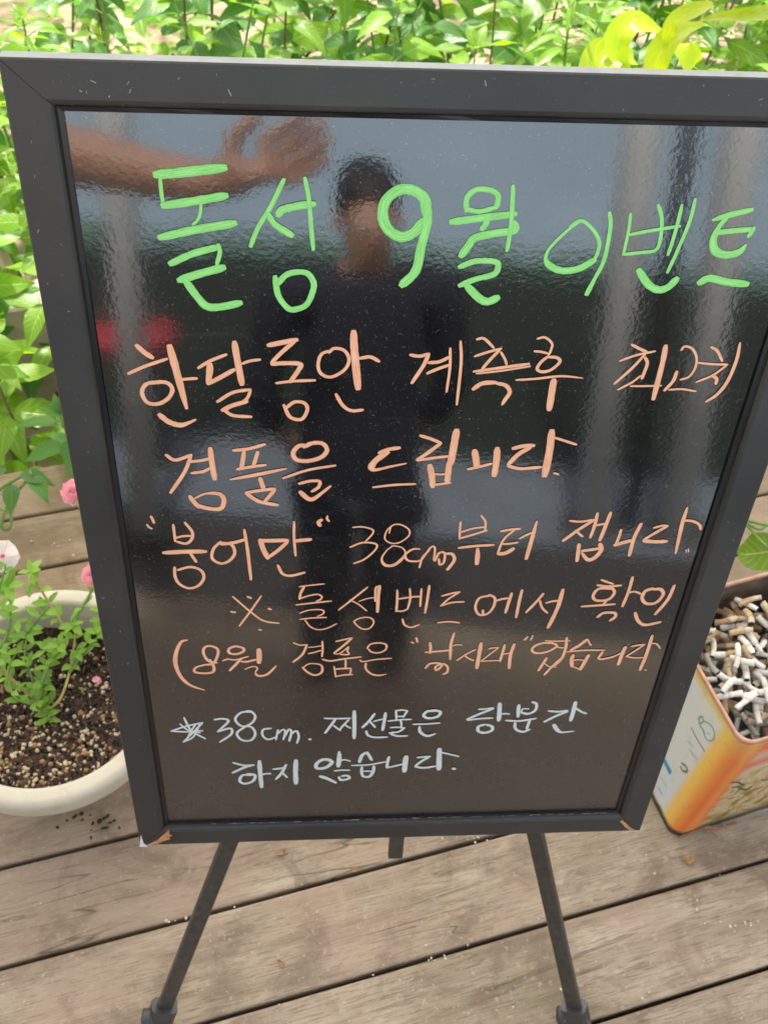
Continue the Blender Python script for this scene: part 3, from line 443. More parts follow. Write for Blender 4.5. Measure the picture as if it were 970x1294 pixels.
rw = random.Random(5)
for lab, dat in WORDS:
    mt = M_GREEN if lab.startswith('green') else (M_WHITE if lab.startswith('white') else M_ORANGE)
    V = VF()
    for si, st in enumerate(dat.split(';')):
        a = [float(q) * 1e-4 for q in st.split(',')]
        raw = [Vector((a[i], -a[i + 1], a[i + 2])) for i in range(0, len(a), 3)]
        c = catmull(raw, 6); n = len(c); z0 = PZ + .0003 + si * .00003; L = 0; vs = []; fs = []; uv = []
        for i in range(n):
            p = c[i]; q = (c[min(n - 1, i + 1)] - c[max(0, i - 1)]); q = Vector((q.x, q.y)); q = q.normalized() if q.length > 1e-9 else Vector((1, 0))
            if i: L += (Vector((c[i].x, c[i].y)) - Vector((c[i - 1].x, c[i - 1].y))).length
            tnr = .72 if i in (0, n - 1) else (.92 if i in (1, n - 2) else 1.0)
            hw = p.z * .5 * tnr * (1 + rw.gauss(0, .035)); nx, ny = -q.y, q.x; z = z0 + .00002 * i / n
            vs += [(p.x + nx * hw, p.y + ny * hw, z), (p.x, p.y, z + .00001), (p.x - nx * hw, p.y - ny * hw, z)]
            uv += [(0, L * 10), (.5, L * 10), (1, L * 10)]
        for i in range(n - 1): b = i * 3; fs += [(b, b + 1, b + 4, b + 3), (b + 1, b + 2, b + 5, b + 4)]
        # rounded ends
        for e, sg in ((0, -1), (n - 1, 1)):
            b = e * 3; A, Bm, Cc = Vector(vs[b]), Vector(vs[b + 1]), Vector(vs[b + 2]); d = (Vector(vs[b]) - Vector(vs[b + 2])); d = Vector((d.y, -d.x, 0)) * .28
            t = (Vector((c[1].x - c[0].x, c[1].y - c[0].y, 0)) if e == 0 else Vector((c[-1].x - c[-2].x, c[-1].y - c[-2].y, 0)))
            if t.dot(d) * sg < 0: d = -d
            k = len(vs); vs += [tuple(A.lerp(Bm, .3) + d), tuple(Cc.lerp(Bm, .3) + d)]; uv += [(.1, uv[b][1]), (.9, uv[b][1])]
            fs.append((b, k, k + 1, b + 2, b + 1) if sg > 0 else (b + 1, b + 2, k + 1, k, b))
        V.add(vs, fs, uv)
    me = V.mesh('lettering', mt, False, True)
    link('lettering', me, panel, label=lab)

# ------------------------------------------------------------------ the easel
easel = link('easel', None, loc=(.02, .6, 0), label='dark grey metal folding easel standing on the deck behind the board', cat='easel')
def lw(p): return Vector(p) - Vector((.02, .6, 0))
def leg(top, mid, low, nrm, lowz):
    t = (Vector(low) - Vector(mid)).normalized(); end = Vector(low) + t * ((low[2] - lowz) / -t.z)
    v, f = bar_vf(lw(top), lw(low), .0215, .010, nrm); L = link('leg', mesh('leg', v, f, M_STEEL), easel)
    v, f = bar_vf(lw(Vector(low) - t * .012), lw(Vector(low) + t * .040), .035, .025, nrm); link('clamp', mesh('clamp', v, f, M_CLAMP, False), L)
    s = Vector(nrm).cross(t).normalized(); kb = Vector(low) + s * .018 - Vector(nrm) * .004 + t * .005
    v, f = tube_vf([lw(kb - Vector(nrm) * .016), lw(kb - Vector(nrm) * .008), lw(kb + Vector(nrm) * .008)], [.006, .010, .010], 14); link('clamp_knob', mesh('clamp_knob', v, f, M_CLAMP, True), L)
    v, f = bar_vf(lw(Vector(low) + t * .03), lw(end), .019, .008, nrm); link('lower_tube', mesh('lower_tube', v, f, M_STEEL), L)
fn = Vector((0, .88, .42)).normalized()
leg((.030, .735, .985), (-.155, .453, .355), tuple(atz(206, 1277, .045)), fn, .001)
leg((.012, .755, .985), (.233, .502, .35), tuple(atz(726, 1277, .045)), fn, .001)
leg((.02, .78, .985), (.04, .95, .6), (.058, 1.12, .10), Vector((0, -.9, .4)), .001)
v, f = bar_vf(lw(BO + BU * .3 + BV * .10 + BN * .030), lw(Vector((.056, .472, .318))), .0185, .010, BN); link('mast', mesh('mast', v, f, M_STEEL), easel)
v, f = box_vf(-.035, .035, .10, .19, .955, 1.02, .008); link('hinge_head', mesh('hinge_head', v, f, M_CLAMP), easel)

# ------------------------------------------------------------------ flower pot
def lathe_vf(prof, n=64):
    v = []; f = []
    for r, z in prof:
        for k in range(n): a = 2 * math.pi * k / n; v.append((r * math.cos(a), r * math.sin(a), z))
    for i in range(len(prof) - 1):
        for k in range(n): a, b = i * n + k, i * n + (k + 1) % n; f.append((a, b, b + n, a + n))
    return v, f
PC = Vector((-.4762, .7141, 0)); PR = .1833; PH = .20
pot = link('flower_pot', None, loc=PC, label='large round cream plastic flower pot of soil on the deck left of the board', cat='flower pot')
M_POT = simple('cream_plastic', (.66, .62, .52), .38, .05, 6)
pm = MT('cream_pot_plastic', (.54, .50, .41), .36); pv = pm.coord('Object'); pn = pm.noise(pv, 9, 5, .65); pz = pm.sep(pv)[2]
pc = pm.mix(pm.ramp(pn, [(.45, 0.0), (.8, .35)]), (.54, .50, .41), (.38, .32, .23)); pm.setc(pc); pd = pm.ramp(pm.noise(pv, 28, 6, .75), [(.56, 0.0), (.74, .5)]); pc = pm.mix(pd, pc, (.38, .30, .20)); pm.setc(pc); pm.bump(pm.noise(pv, 90, 3), .05, .001)
def arc(cx, cz, r, a0, a1, n): return [(cx + r * math.cos(R(a0 + (a1 - a0) * i / n)), cz + r * math.sin(R(a0 + (a1 - a0) * i / n))) for i in range(n + 1)]
outer = [(0, 0.002), (.085, .002), (.095, .006), (.115, .05), (.140, .10), (.157, .145), (.1585, .160)]
v, f = lathe_vf(outer); link('pot_body', mesh('pot_body', v, f, pm.m, True), pot)
rim = [(.1580, .158), (.1760, .157)] + arc(PR - .008, .1665, .008, -80, 0, 5) + [(PR + .0005, .178)] + arc(PR - .0115, PH - .012, .012, 0, 90, 7) + arc(PR - .022, PH - .008, .008, 90, 170, 5) + [(.1530, .185), (.150, .170)]
v, f = lathe_vf(rim, 96); link('rim', mesh('rim', v, f, pm.m, True), pot)
inn = [(.1502, .171), (.146, .150), (.138, .110), (.12, .08)]
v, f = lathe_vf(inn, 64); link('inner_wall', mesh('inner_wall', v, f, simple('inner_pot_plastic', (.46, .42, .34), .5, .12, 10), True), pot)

# soil with perlite and bark
SZ = .138
rs = random.Random(21)
v = [(0, 0, 0)]; f = []
NR, NA = 26, 72
for i in range(1, NR + 1):
    for k in range(NA):
        r = .1445 * i / NR; a = 2 * math.pi * k / NA
        z = .010 * math.sin(3 * a + 1) * (r / .145) + rs.gauss(0, .0022) - .006 * math.exp(-((r - .03) / .03) ** 2) + .012 * (r / .145) ** 3 - .010 * math.sin(a - .7) * (r / .145)
        if i == NR: z = min(z, .012)
        v.append((r * math.cos(a), r * math.sin(a), z))
for k in range(NA): f.append((0, 1 + k, 1 + (k + 1) % NA))
for i in range(NR - 1):
    for k in range(NA): a, b = 1 + i * NA + k, 1 + i * NA + (k + 1) % NA; f.append((a, a + NA, b + NA, b))
def soil_z(x, y):
    r = math.hypot(x, y); a = math.atan2(y, x)
    return SZ + .010 * math.sin(3 * a + 1) * (r / .145) - .006 * math.exp(-((r - .03) / .03) ** 2) + .012 * (r / .145) ** 3 - .010 * math.sin(a - .7) * (r / .145)
sm = MT('potting_soil', (.02, .013, .010), .9); sv = sm.coord('Object'); s1 = sm.noise(sv, 70, 6, .7); s2 = sm.noise(sv, 240, 3, .7)
sm.setc(sm.ramp(s1, [(.3, (.012, .008, .007)), (.5, (.035, .022, .015)), (.66, (.085, .052, .034)), (.8, (.15, .095, .06))])); sm.bump(sm.math('ADD', s1, s2), 1.0, .006)
link('potting_soil', mesh('potting_soil', v, f, sm.m, True), loc=PC + Vector((0, 0, SZ)), label='dark crumbly potting soil filling the cream pot', cat='soil', kind='stuff')
def blob(rx, ry, rz, rnd):
    t = (1 + 5 ** .5) / 2
    vs = [(-1, t, 0), (1, t, 0), (-1, -t, 0), (1, -t, 0), (0, -1, t), (0, 1, t), (0, -1, -t), (0, 1, -t), (t, 0, -1), (t, 0, 1), (-t, 0, -1), (-t, 0, 1)]
    fs = [(0, 11, 5), (0, 5, 1), (0, 1, 7), (0, 7, 10), (0, 10, 11), (1, 5, 9), (5, 11, 4), (11, 10, 2), (10, 7, 6), (7, 1, 8), (3, 9, 4), (3, 4, 2), (3, 2, 6), (3, 6, 8), (3, 8, 9), (4, 9, 5), (2, 4, 11), (6, 2, 10), (8, 6, 7), (9, 8, 1)]
    q = Quaternion((rnd.gauss(0, 1), rnd.gauss(0, 1), rnd.gauss(0, 1), rnd.gauss(0, 1))).normalized()
    return [tuple(q @ Vector((x * rx * rnd.uniform(.7, 1.15) / 1.9, y * ry * rnd.uniform(.7, 1.15) / 1.9, z * rz * rnd.uniform(.7, 1.15) / 1.9))) for x, y, z in vs], fs
def scatter(nm, cnt, mat, size, lab, cat, aspect=(1, 1, 1), bias=0, seed=1, lift=.3, smooth=True):
    rr = random.Random(seed); V = VF()
    while cnt > 0:
        x, y = rr.uniform(-.142, .142), rr.uniform(-.142, .142)
        if math.hypot(x, y) > .140 or rr.random() < bias * (y + .14) / .28: continue
        s = size * rr.uniform(.5, 1.3); vv, ff = blob(s * aspect[0], s * aspect[1], s * aspect[2], rr)
        z = soil_z(x, y) + s * lift + .001; V.add([(a + x, b + y, c + z) for a, b, c in vv], ff); cnt -= 1
    link(nm, V.mesh(nm, mat, smooth), loc=PC, label=lab, cat=cat, kind='stuff')
scatter('perlite_grains', 620, simple('perlite', (.52, .42, .28), .9, .25, 60, c2=(.66, .56, .40)), .0036, 'cream perlite grains scattered over the potting soil', 'perlite', bias=.75, seed=4, lift=.35)
scatter('bark_chips', 1900, simple('bark', (.022, .013, .010), .85, .5, 90, c2=(.10, .058, .038)), .0062, 'brown bark chips mixed into the potting soil', 'bark', (1.6, .55, .4), seed=6, lift=.1, smooth=False)
scatter('clay_crumbs', 170, simple('clay_crumb', (.30, .17, .09), .9, .3, 90), .0055, 'light brown clay crumbs lying on the potting soil', 'crumbs', (1, .8, .7), bias=.95, seed=8, lift=.25)

# ------------------------------------------------------------------ leaves
def leaf_mesh(nm, L, W, mat, droop=.25, fold=.35, tip=1.0, wav=.0, nu=8, base=.18, serr=0, seed=0):
    rr = random.Random(seed); v = []; uv = []; f = []; cols = (-1, -.5, 0, .5, 1)
    for i in range(nu + 1):
        t = i / nu
        wdt = W * .5 * (math.sin(math.pi * min(1, (t * (1 - base) + base * math.sqrt(t))) ** .85) ** (.9) if 0 < t < 1 else .02) * (1 - .25 * t * tip)
        if serr and 0 < t < 1: wdt *= (1.025 if i % 2 else .975)
        for c in cols:
            y = t * L; x = c * wdt; z = -droop * L * t * t + abs(c) * wdt * fold + wav * L * math.sin(t * 9 + c * 2 + seed) * abs(c)
            v.append((x, y, z)); uv.append((.5 + c * .5, t))
    for i in range(nu):
        for j in range(4): a = i * 5 + j; f.append((a, a + 1, a + 6, a + 5))
    return mesh(nm, v, f, mat, True, uv)
M_LEAF = mat_leaf('broad_leaf_green', (.14, .285, .018), (2.1, 2.05, .4), .38)
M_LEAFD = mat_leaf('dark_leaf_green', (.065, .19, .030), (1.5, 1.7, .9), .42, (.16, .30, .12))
M_LEAFY = mat_leaf('yellow_green_leaf', (.36, .50, .02), (1.9, 1.8, .5), .36, (.55, .62, .10))
M_VINCA = mat_leaf('pot_leaf_green', (.23, .42, .07), (1.6, 1.7, .8), .32, (.40, .55, .25))
M_STEM = simple('green_stem', (.16, .27, .06), .55, .3, 30)
M_STEMD = simple('brown_stem', (.16, .10, .05), .6, .3, 30)
M_STEMY = simple('straw_stem', (.42, .36, .13), .6, .3, 40)
def tt_leaf(parent, me, p, d, roll=0, sc=1, nm='leaf'):
    """leaf at p growing along d"""
    d = Vector(d).normalized(); q = d.to_track_quat('Y', 'Z'); q = q @ Quaternion((0, 1, 0), roll)
    o = bpy.data.objects.new(nm, me); COL.objects.link(o); o.parent = parent; o.location = p
    o.rotation_mode = 'QUATERNION'; o.rotation_quaternion = q; o.scale = (sc, sc, sc); return o

# plant in the pot: wiry stems with whorls of small leaves
pl = link('flowering_plant', None, loc=PC + Vector((0, 0, SZ)), label='leggy periwinkle with small glossy leaves and pale flowers growing in the cream pot', cat='plant')
VL = [leaf_mesh('leaf', .025, .0112, M_VINCA, .22, .18, -.3, .015, 7, .0, 0, k) for k in range(3)]
base = Vector(atz(62, 898, SZ)) - PC - Vector((0, 0, SZ))
base.z = .0
rp = random.Random(12)
def pp(px, py, z): return Vector(atz(px, py, z)) - PC - Vector((0, 0, SZ))
stems = [
 [base, pp(30, 872, .165), pp(4, 850, .185), pp(-30, 815, .23)],
 [base, pp(45, 880, .158), pp(20, 862, .175), pp(-6, 832, .20)],
 [base, pp(78, 880, .160), pp(90, 840, .185), pp(95, 800, .225), pp(92, 786, .24)],
 [pp(88, 850, .18), pp(104, 828, .195), pp(124, 805, .225)],
 [base, pp(45, 868, .165), pp(32, 830, .20), pp(35, 800, .225)],
 [pp(82, 795, .225), pp(62, 762, .265), pp(47, 736, .30), pp(40, 722, .32)],
 [pp(-30, 815, .23), pp(-10, 770, .28), pp(5, 725, .325), pp(8, 712, .335)],
 [pp(-6, 832, .20), pp(10, 800, .235), pp(14, 765, .27), pp(8, 742, .30)],
 [pp(124, 805, .225), pp(132, 770, .26), pp(124, 740, .285)],
 [pp(92, 786, .24), pp(118, 740, .27), pp(120, 680, .30), pp(100, 640, .32), pp(90, 628, .315)],
 [base, pp(50, 885, .165), pp(58, 850, .20), pp(80, 815, .23)],
 [base, pp(40, 890, .165), pp(18, 880, .185), pp(10, 850, .20), pp(22, 822, .215)],
 [pp(35, 800, .225), pp(50, 780, .25), pp(62, 768, .265)],
 [pp(45, 868, .165), pp(60, 840, .2), pp(64, 806, .23)],
 [base, pp(58, 880, .155), pp(55, 862, .172)],
 [base, pp(62, 905, .15), pp(63, 912, .146)],
]
for i, st in enumerate(stems):
    c = catmull(st, 5); n = len(c)
    v, f = tube_vf(c, [.0026 * (1 - .55 * k / n) for k in range(n)], 7); link('stem', mesh('stem', v, f, M_STEMY if i in (0, 1, 5, 2) else M_STEM, True), pl)
    for k in range(2, n, 3 if i not in (0, 2) else 4):
        if i in (0, 1, 2) and k < n * .45: continue
        if i == 9 and k > 7: continue
        d = (c[min(k + 1, n - 1)] - c[k - 1]).normalized(); a0 = rp.uniform(0, 3.1)
        for a in (a0, a0 + math.pi):
            sd_ = Vector((math.cos(a), math.sin(a), .45)); tt_leaf(pl, VL[rp.randrange(3)], c[k], (d * .4 + sd_).normalized(), rp.uniform(-.4, .4), rp.uniform(.65, 1.1))
def rosette(p, n, sc, tilt=.35):
    a0 = rp.random() * 6
    for k in range(max(3, int(n * .6))):
        a = a0 + k * 2.4; tt_leaf(pl, VL[rp.randrange(3)], p, Vector((math.cos(a), math.sin(a), tilt + rp.uniform(-.3, .5) + .5 * k / n)), rp.uniform(-.4, .4), sc * rp.uniform(.75, 1.15))
for px, py, z, n, s_ in ((40, 722, .32, 7, 1.05), (38, 746, .30, 5, .8), (10, 742, .30, 9, 1.2), (2, 770, .28, 7, 1.2), (75, 815, .235, 8, 1.0), (58, 822, .225, 7, .9), (92, 790, .24, 8, .95), (70, 832, .215, 7, .85), (124, 800, .23, 8, .95), (110, 812, .225, 6, .8), (130, 780, .25, 6, .8),
                         (35, 800, .225, 8, .9), (14, 812, .225, 6, .8), (45, 868, .172, 6, .65), (55, 862, .175, 5, .6), (28, 838, .19, 6, .7), (-4, 836, .20, 6, .9), (62, 910, .147, 5, .3), (104, 872, .152, 5, .28), (4, 966, .158, 6, .42), (25, 868, .175, 5, .5), (98, 826, .20, 5, .7), (38, 834, .2, 5, .75), (140, 795, .24, 6, .9), (22, 785, .25, 5, .8)):
    rosette(pp(px, py, z), n, s_)
M_PETW = mat_leaf('white_petal', (.92, .90, .92), (1, .97, 1), .5, (.80, .78, .80)); M_PETP = mat_leaf('pink_petal', (.92, .55, .66), (1, .8, .85), .5, (.90, .50, .62)); M_PINKC = simple('rose_flower_eye', (.75, .05, .18), .5)
PW = leaf_mesh('petal', .025, .036, M_PETW, .12, .05, -1.0, .02, 6, .0, 0, 1); PP = leaf_mesh('petal', .014, .016, M_PETP, .25, .15, -.9, .05, 5, .0, 0, 2)
def flower(p, nrm, petal, n, sc, eye=True, layers=1, lab=None):
    q = Vector(nrm).normalized().to_track_quat('Z', 'Y'); F = link('flower', None, pl, loc=p, label=lab); F.rotation_mode = 'QUATERNION'; F.rotation_quaternion = q
    for l in range(layers):
        for k in range(n):
            a = 2 * math.pi * k / n + l * .6; up = .1 + l * .42
            o = tt_leaf(F, petal, (0, 0, .0005 * k + l * .0015), (math.cos(a), math.sin(a), up), 0, sc * (1 - .10 * l), 'petal')
    if eye:
        v, f = lathe_vf([(0, .003), (.0022, .0028), (.0034, .0018), (.0036, -.001)], 12); link('flower_eye', mesh('flower_eye', v, f, M_PINKC, True), F)
flower(pp(4, 703, .34), (.05, -.55, .75), PW, 5, 1.0, True, 1, 'white flower with a rose pink eye')
flower(pp(94, 622, .315), (-.1, -.5, .8), PP, 9, 1.6, False, 7, 'fluffy double pink flower, the upper one')
flower(pp(119, 727, .285), (-.2, -.5, .8), PP, 8, 1.45, False, 6, 'double pink flower, the lower one')
fb = link('fallen_blossom', None, loc=Vector(atz(123, 862, .148)) , label='small pink round blossom fallen on the soil of the cream pot', cat='blossom')
v, f = blob(.0085, .0085, .008, random.Random(2)); 
for k in range(7):
    a = k * .9; tt_leaf(fb, PP, (0, 0, .001 * k), (math.cos(a), math.sin(a), .9 + .1 * k), 0, .62, 'petal')

# ------------------------------------------------------------------ square tin used as an ashtray
TA = R(22.7); TC = Vector((.5783, .812, 0))
tin = link('square_oil_tin', None, loc=TC, rot=(0, 0, TA), label='open square printed tin in orange, yellow and pale blue, full of cigarette butts', cat='tin')
def rsq(h, r, n=6):
    o = []
    for cx_, cy_, a0 in ((-h + r, -h + r, 180), (h - r, -h + r, 270), (h - r, h - r, 0), (-h + r, h - r, 90)):
        for k in range(n + 1): a = R(a0 + 90 * k / n); o.append((cx_ + r * math.cos(a), cy_ + r * math.sin(a)))
    return o
HH = .35; HS = .1205
tm = MT('printed_tin', rough=.30); tv = tm.coord('Object'); sx, sy, sz = tm.sep(tv)
tn = tm.noise(tv, 26, 6, .6, .8); tn2 = tm.noise(tv, 9, 4, .5, .5)
zz = tm.math('DIVIDE', sz, HH)
# distance from the near corner, negative on the pale side face and positive on the front face
dl = tm.math('ADD', sy, HS); dr = tm.math('ADD', sx, HS)
wob = tm.math('MULTIPLY', tm.math('SUBTRACT', tn2, .5), .012)
corner = tm.ramp(tm.math('SUBTRACT', tm.math('SUBTRACT', dr, dl), wob), [(0, 0), (1, 1)])
cf = tm.math('ADD', tm.math('MULTIPLY', tm.math('SUBTRACT', dr, dl), 6.0), .5, True)
orange = tm.ramp(cf, [(.12, (.72, .48, .12)), (.33, (.80, .50, .10)), (.44, (.78, .30, .05)), (.56, (.74, .15, .03)), (.66, (.76, .26, .05)), (.8, (.66, .10, .04))])
# side face: pale blue label with a yellow margin
mar = tm.math('MINIMUM', tm.math('SUBTRACT', dl, .042), tm.math('SUBTRACT', HH - .022, sz))
mar = tm.math('MINIMUM', mar, tm.math('SUBTRACT', sz, .018))
lab = tm.ramp(tm.math('ADD', tm.math('MULTIPLY', mar, 40.0), .5, True), [(.15, 0.0), (.75, 1.0)])
pale = tm.mix(tm.ramp(tn2, [(.35, 0.0), (.7, .6)]), (.58, .63, .66), (.66, .64, .50))
side = tm.mix(lab, tm.mix(tm.ramp(zz, [(.8, 0.0), (1.0, .5)]), orange, (.62, .50, .16)), pale)
# front face: food picture under a red and orange swash
food = tm.ramp(tn, [(.25, (.05, .045, .02)), (.38, (.22, .15, .03)), (.48, (.48, .34, .12)), (.56, (.58, .50, .36)), (.64, (.38, .16, .05)), (.76, (.10, .10, .03))])
sw = tm.math('ADD', tm.math('SUBTRACT', zz, tm.math('MULTIPLY', dr, .5)), tm.math('MULTIPLY', tm.math('SUBTRACT', tn2, .5), .15))
swash = tm.ramp(sw, [(.60, 0.0), (.68, 1.0)])
band = tm.ramp(sw, [(.66, (.62, .48, .36)), (.72, (.64, .16, .08)), (.78, (.60, .42, .34)), (.84, (.70, .14, .05))])
front = tm.mix(swash, food, band)
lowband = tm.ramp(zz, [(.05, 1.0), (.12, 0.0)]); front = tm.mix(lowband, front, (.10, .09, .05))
fm = tm.ramp(tm.math('ADD', tm.math('MULTIPLY', tm.math('SUBTRACT', dr, .038), 40.0), tm.math('MULTIPLY', tn, .8), True), [(.3, 0.0), (.8, 1.0)])
c = tm.mix(fm, side, front)
grime = tm.noise(tv, 60, 5, .7)
c = tm.mix(tm.ramp(grime, [(.58, 0.0), (.75, .4)]), c, (.30, .22, .14))
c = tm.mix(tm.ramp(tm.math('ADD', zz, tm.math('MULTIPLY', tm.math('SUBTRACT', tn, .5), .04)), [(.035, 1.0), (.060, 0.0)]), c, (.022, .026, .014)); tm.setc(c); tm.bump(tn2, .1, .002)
ring = rsq(HS, .022, 7); K = len(ring)
v = []; f = []; lv = [0, .006, .010, .016, .12, .24, .330, .340, HH - .004]
for i, z in enumerate(lv):
    s_ = (.995, 1.004, 1.004, 1, 1, 1, 1, .998, 1.0)[i]; v += [(x * s_, y * s_, z) for x, y in ring]
for i in range(len(lv) - 1):
    for k in range(K): a, b = i * K + k, i * K + (k + 1) % K; f.append((a, b, b + K, a + K))
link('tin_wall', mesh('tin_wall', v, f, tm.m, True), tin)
im = MT('rusty_tin_inside', (.2, .16, .12), .6, metal=.2); iv = im.coord('Object'); i1 = im.noise(iv, 30, 6, .65)
im.setc(im.ramp(i1, [(.3, (.07, .05, .035)), (.5, (.16, .12, .09)), (.75, (.27, .22, .17))]))
v = []; f = []
for z, s_ in ((HH - .004, .978), (.20, .972), (.05, .97)): v += [(x * s_, y * s_, z) for x, y in ring]
for i in range(2):
    for k in range(K): a, b = i * K + k, i * K + (k + 1) % K; f.append((a, a + K, b + K, b))
link('inner_wall', mesh('inner_wall', v, f, im.m, True), tin)
rmt = simple('coppery_rim', (.52, .30, .22), .35, .25, 60, metal=.35)
v = []; f = []; pr = [(1.0, HH - .006), (1.010, HH - .005), (1.014, HH - .001), (1.007, HH + .002), (.990, HH + .0022), (.972, HH + .0008), (.968, HH - .003), (.978, HH - .006)]
for s_, z in pr: v += [(x * s_, y * s_, z) for x, y in ring]
for i in range(len(pr) - 1):
    for k in range(K): a, b = i * K + k, i * K + (k + 1) % K; f.append((a, b, b + K, a + K))
link('rim', mesh('rim', v, f, rmt, True), tin)
# flat print on the side face (x = -HS): drawn as thin ribbons; (y along the face from the near corner, z up)
def ribbon(paths, mat, nm, face='side', lab=None):
    V = VF()
    for j, (w_, pts) in enumerate(paths):
        c = catmull([Vector((a, b, 0)) for a, b in pts], 5); n = len(c); vs = []; fs = []
        for i in range(n):
            t = (c[min(n - 1, i + 1)] - c[max(0, i - 1)]).normalized(); nx, ny = -t.y * w_ / 2, t.x * w_ / 2
            for sg in (1, -1):
                a, b = c[i].x + nx * sg, c[i].y + ny * sg; off = -HS - .0006 - j * .00004
                vs.append((off, -HS + a, b) if face == 'side' else (-HS + a, off, b))
        for i in range(n - 1): fs.append((2 * i, 2 * i + 1, 2 * i + 3, 2 * i + 2))
        V.add(vs, fs)
    link(nm, V.mesh(nm, mat), tin, label=lab)
G_ = simple('green_print', (.12, .30, .27), .4, .2); B_ = simple('brown_print', (.26, .17, .12), .4, .2); BL = simple('blue_print', (.02, .28, .55), .4, .1); GY = simple('grey_print', (.22, .26, .28), .4, .2)
ribbon([(.0022, [(.0737, .2721), (.0797, .2784), (.0768, .2906), (.0706, .2871), (.0734, .2749)]), (.0016, [(.0712, .2882), (.0568, .3009), (.0455, .2989), (.0417, .2864), (.0458, .2735), (.055, .2685), (.0631, .275)]), (.0024, [(.0731, .271), (.064, .2732), (.059, .2718)]), (.0013, [(.0545, .2809), (.052, .283), (.0501, .2851)])], G_, 'printed_mark', 'side', 'small green line drawing')
ribbon([(.0022, [(.0821, .2442), (.0627, .2437), (.0413, .2464)])], B_, 'printed_line', 'side')
ribbon([(.0012, [(.0651, .2054), (.0565, .2089), (.0428, .2146)]), (.0012, [(.0748, .2143), (.0668, .2188), (.0613, .2219)]), (.0012, [(.078, .0734), (.070, .0738), (.060, .0742)]), (.0018, [(.074, .045), (.066, .046), (.058, .0455)])], GY, 'printed_line', 'side')
ribbon([(.0125, [(.098, .1112), (.088, .1112), (.077, .1112), (.068, .1106)])], BL, 'printed_badge', 'side', 'blue rounded badge')
ribbon([(.0012, [(.088, .1112), (.0835, .1112), (.078, .1112)])], simple('white_print', (.8, .8, .8), .4, .05), 'badge_lettering', 'side')
ribbon([(.0040, [(.0627, .1609), (.0542, .169), (.0478, .168), (.0483, .1591), (.0551, .1519), (.061, .1543)])], B_, 'printed_mark', 'side', 'small brown printed square')
ribbon([(.0035, [(.034, .205), (.0496, .196), (.060, .182), (.0716, .1691)]), (.004, [(.046, .178), (.060, .172), (.0693, .158), (.0853, .1431), (.0903, .152)]), (.003, [(.1, .17), (.115, .16), (.13, .165), (.145, .15)])], simple('dark_print', (.09, .08, .05), .4, .3), 'printed_script', 'front')


# ------------------------------------------------------------------ cigarette butts dropped into the tin
AZ = .236
v = []; f = []; N = 12; rb = random.Random(77)
for i in range(N + 1):
    for j in range(N + 1): v.append((-.112 + .224 * i / N, -.112 + .224 * j / N, AZ + rb.gauss(0, .002)))
for i in range(N):
    for j in range(N): a = i * (N + 1) + j; f.append((a, a + N + 1, a + N + 2, a + 1))
link('ash', mesh('ash', v, f, simple('grey_ash', (.10, .095, .085), .95, .4, 80, bump=.8, c2=(.26, .25, .23)), True), loc=TC, rot=(0, 0, TA), label='grey ash bed under the cigarette butts in the tin', cat='ash', kind='stuff')
M_PAPER = [simple('cigarette_paper', (.66, .60, .50), .75, .12, 90, c2=(.86, .85, .82)), simple('stained_cigarette_paper', (.55, .46, .34), .8, .25, 120)]
M_FILT = [simple('tan_filter_paper', (.50, .35, .20), .7, .2, 200), simple('white_filter_paper', (.76, .74, .69), .7, .06, 200), simple('brown_soaked_filter', (.30, .19, .10), .8, .3, 150)]
M_BURN = simple('burnt_tobacco', (.03, .025, .02), .95, .5, 300); M_FEND = simple('filter_end', (.60, .52, .38), .95, .1, 300)
def butt_parts(L, r, bent, mp, mf, seed):
    rr = random.Random(seed); fl = min(.021, L * .62); out = []
    def pt(t):  # t in 0..L
        s = t - L / 2; return Vector((s, bent * (s * s) * 30, -abs(bent) * .2 * s))
    for nm, a, b, mt, endm in (('filter', 0, fl, mf, M_FEND), ('paper', fl, L, mp, M_BURN)):
        n = 5; pts = [pt(a + (b - a) * i / n) for i in range(n + 1)]; rad = []
        for i in range(n + 1):
            q = r * (1 + rr.gauss(0, .05)) * (1.015 if nm == 'filter' else 1)
            if nm == 'paper' and i >= n - 1: q *= rr.uniform(.72, 1.0)
            rad.append(q)
        v, f = tube_vf(pts, rad, 10, True, rr.uniform(.72, 1.0)); me = mesh(nm, v, f, [mt, endm])
        me.polygons.foreach_set('use_smooth', [True] * (len(f) - 2) + [False, False])
        me.polygons[len(f) - (2 if nm == 'filter' else 1)].material_index = 1; out.append((nm, me))
    return out
KINDS = [('white cigarette butt with a tan filter lying in the heap in the square tin', [butt_parts(random.uniform(.030, .042), .0046, random.uniform(-.5, .5), M_PAPER[0], M_FILT[0], k) for k in range(5)]),
         ('all white cigarette butt lying in the heap in the square tin', [butt_parts(random.uniform(.030, .042), .0046, random.uniform(-.5, .5), M_PAPER[0], M_FILT[1], 10 + k) for k in range(6)]),
         ('brown soaked cigarette butt lying in the heap in the square tin', [butt_parts(random.uniform(.026, .036), .0045, random.uniform(-.5, .5), M_PAPER[1], M_FILT[2 if k % 2 else 0], 20 + k) for k in range(5)])]
GS = 96; hg = [[AZ + .012] * GS for _ in range(GS)]
def cell(a): return max(0, min(GS - 1, int((a + .118) / .236 * GS)))
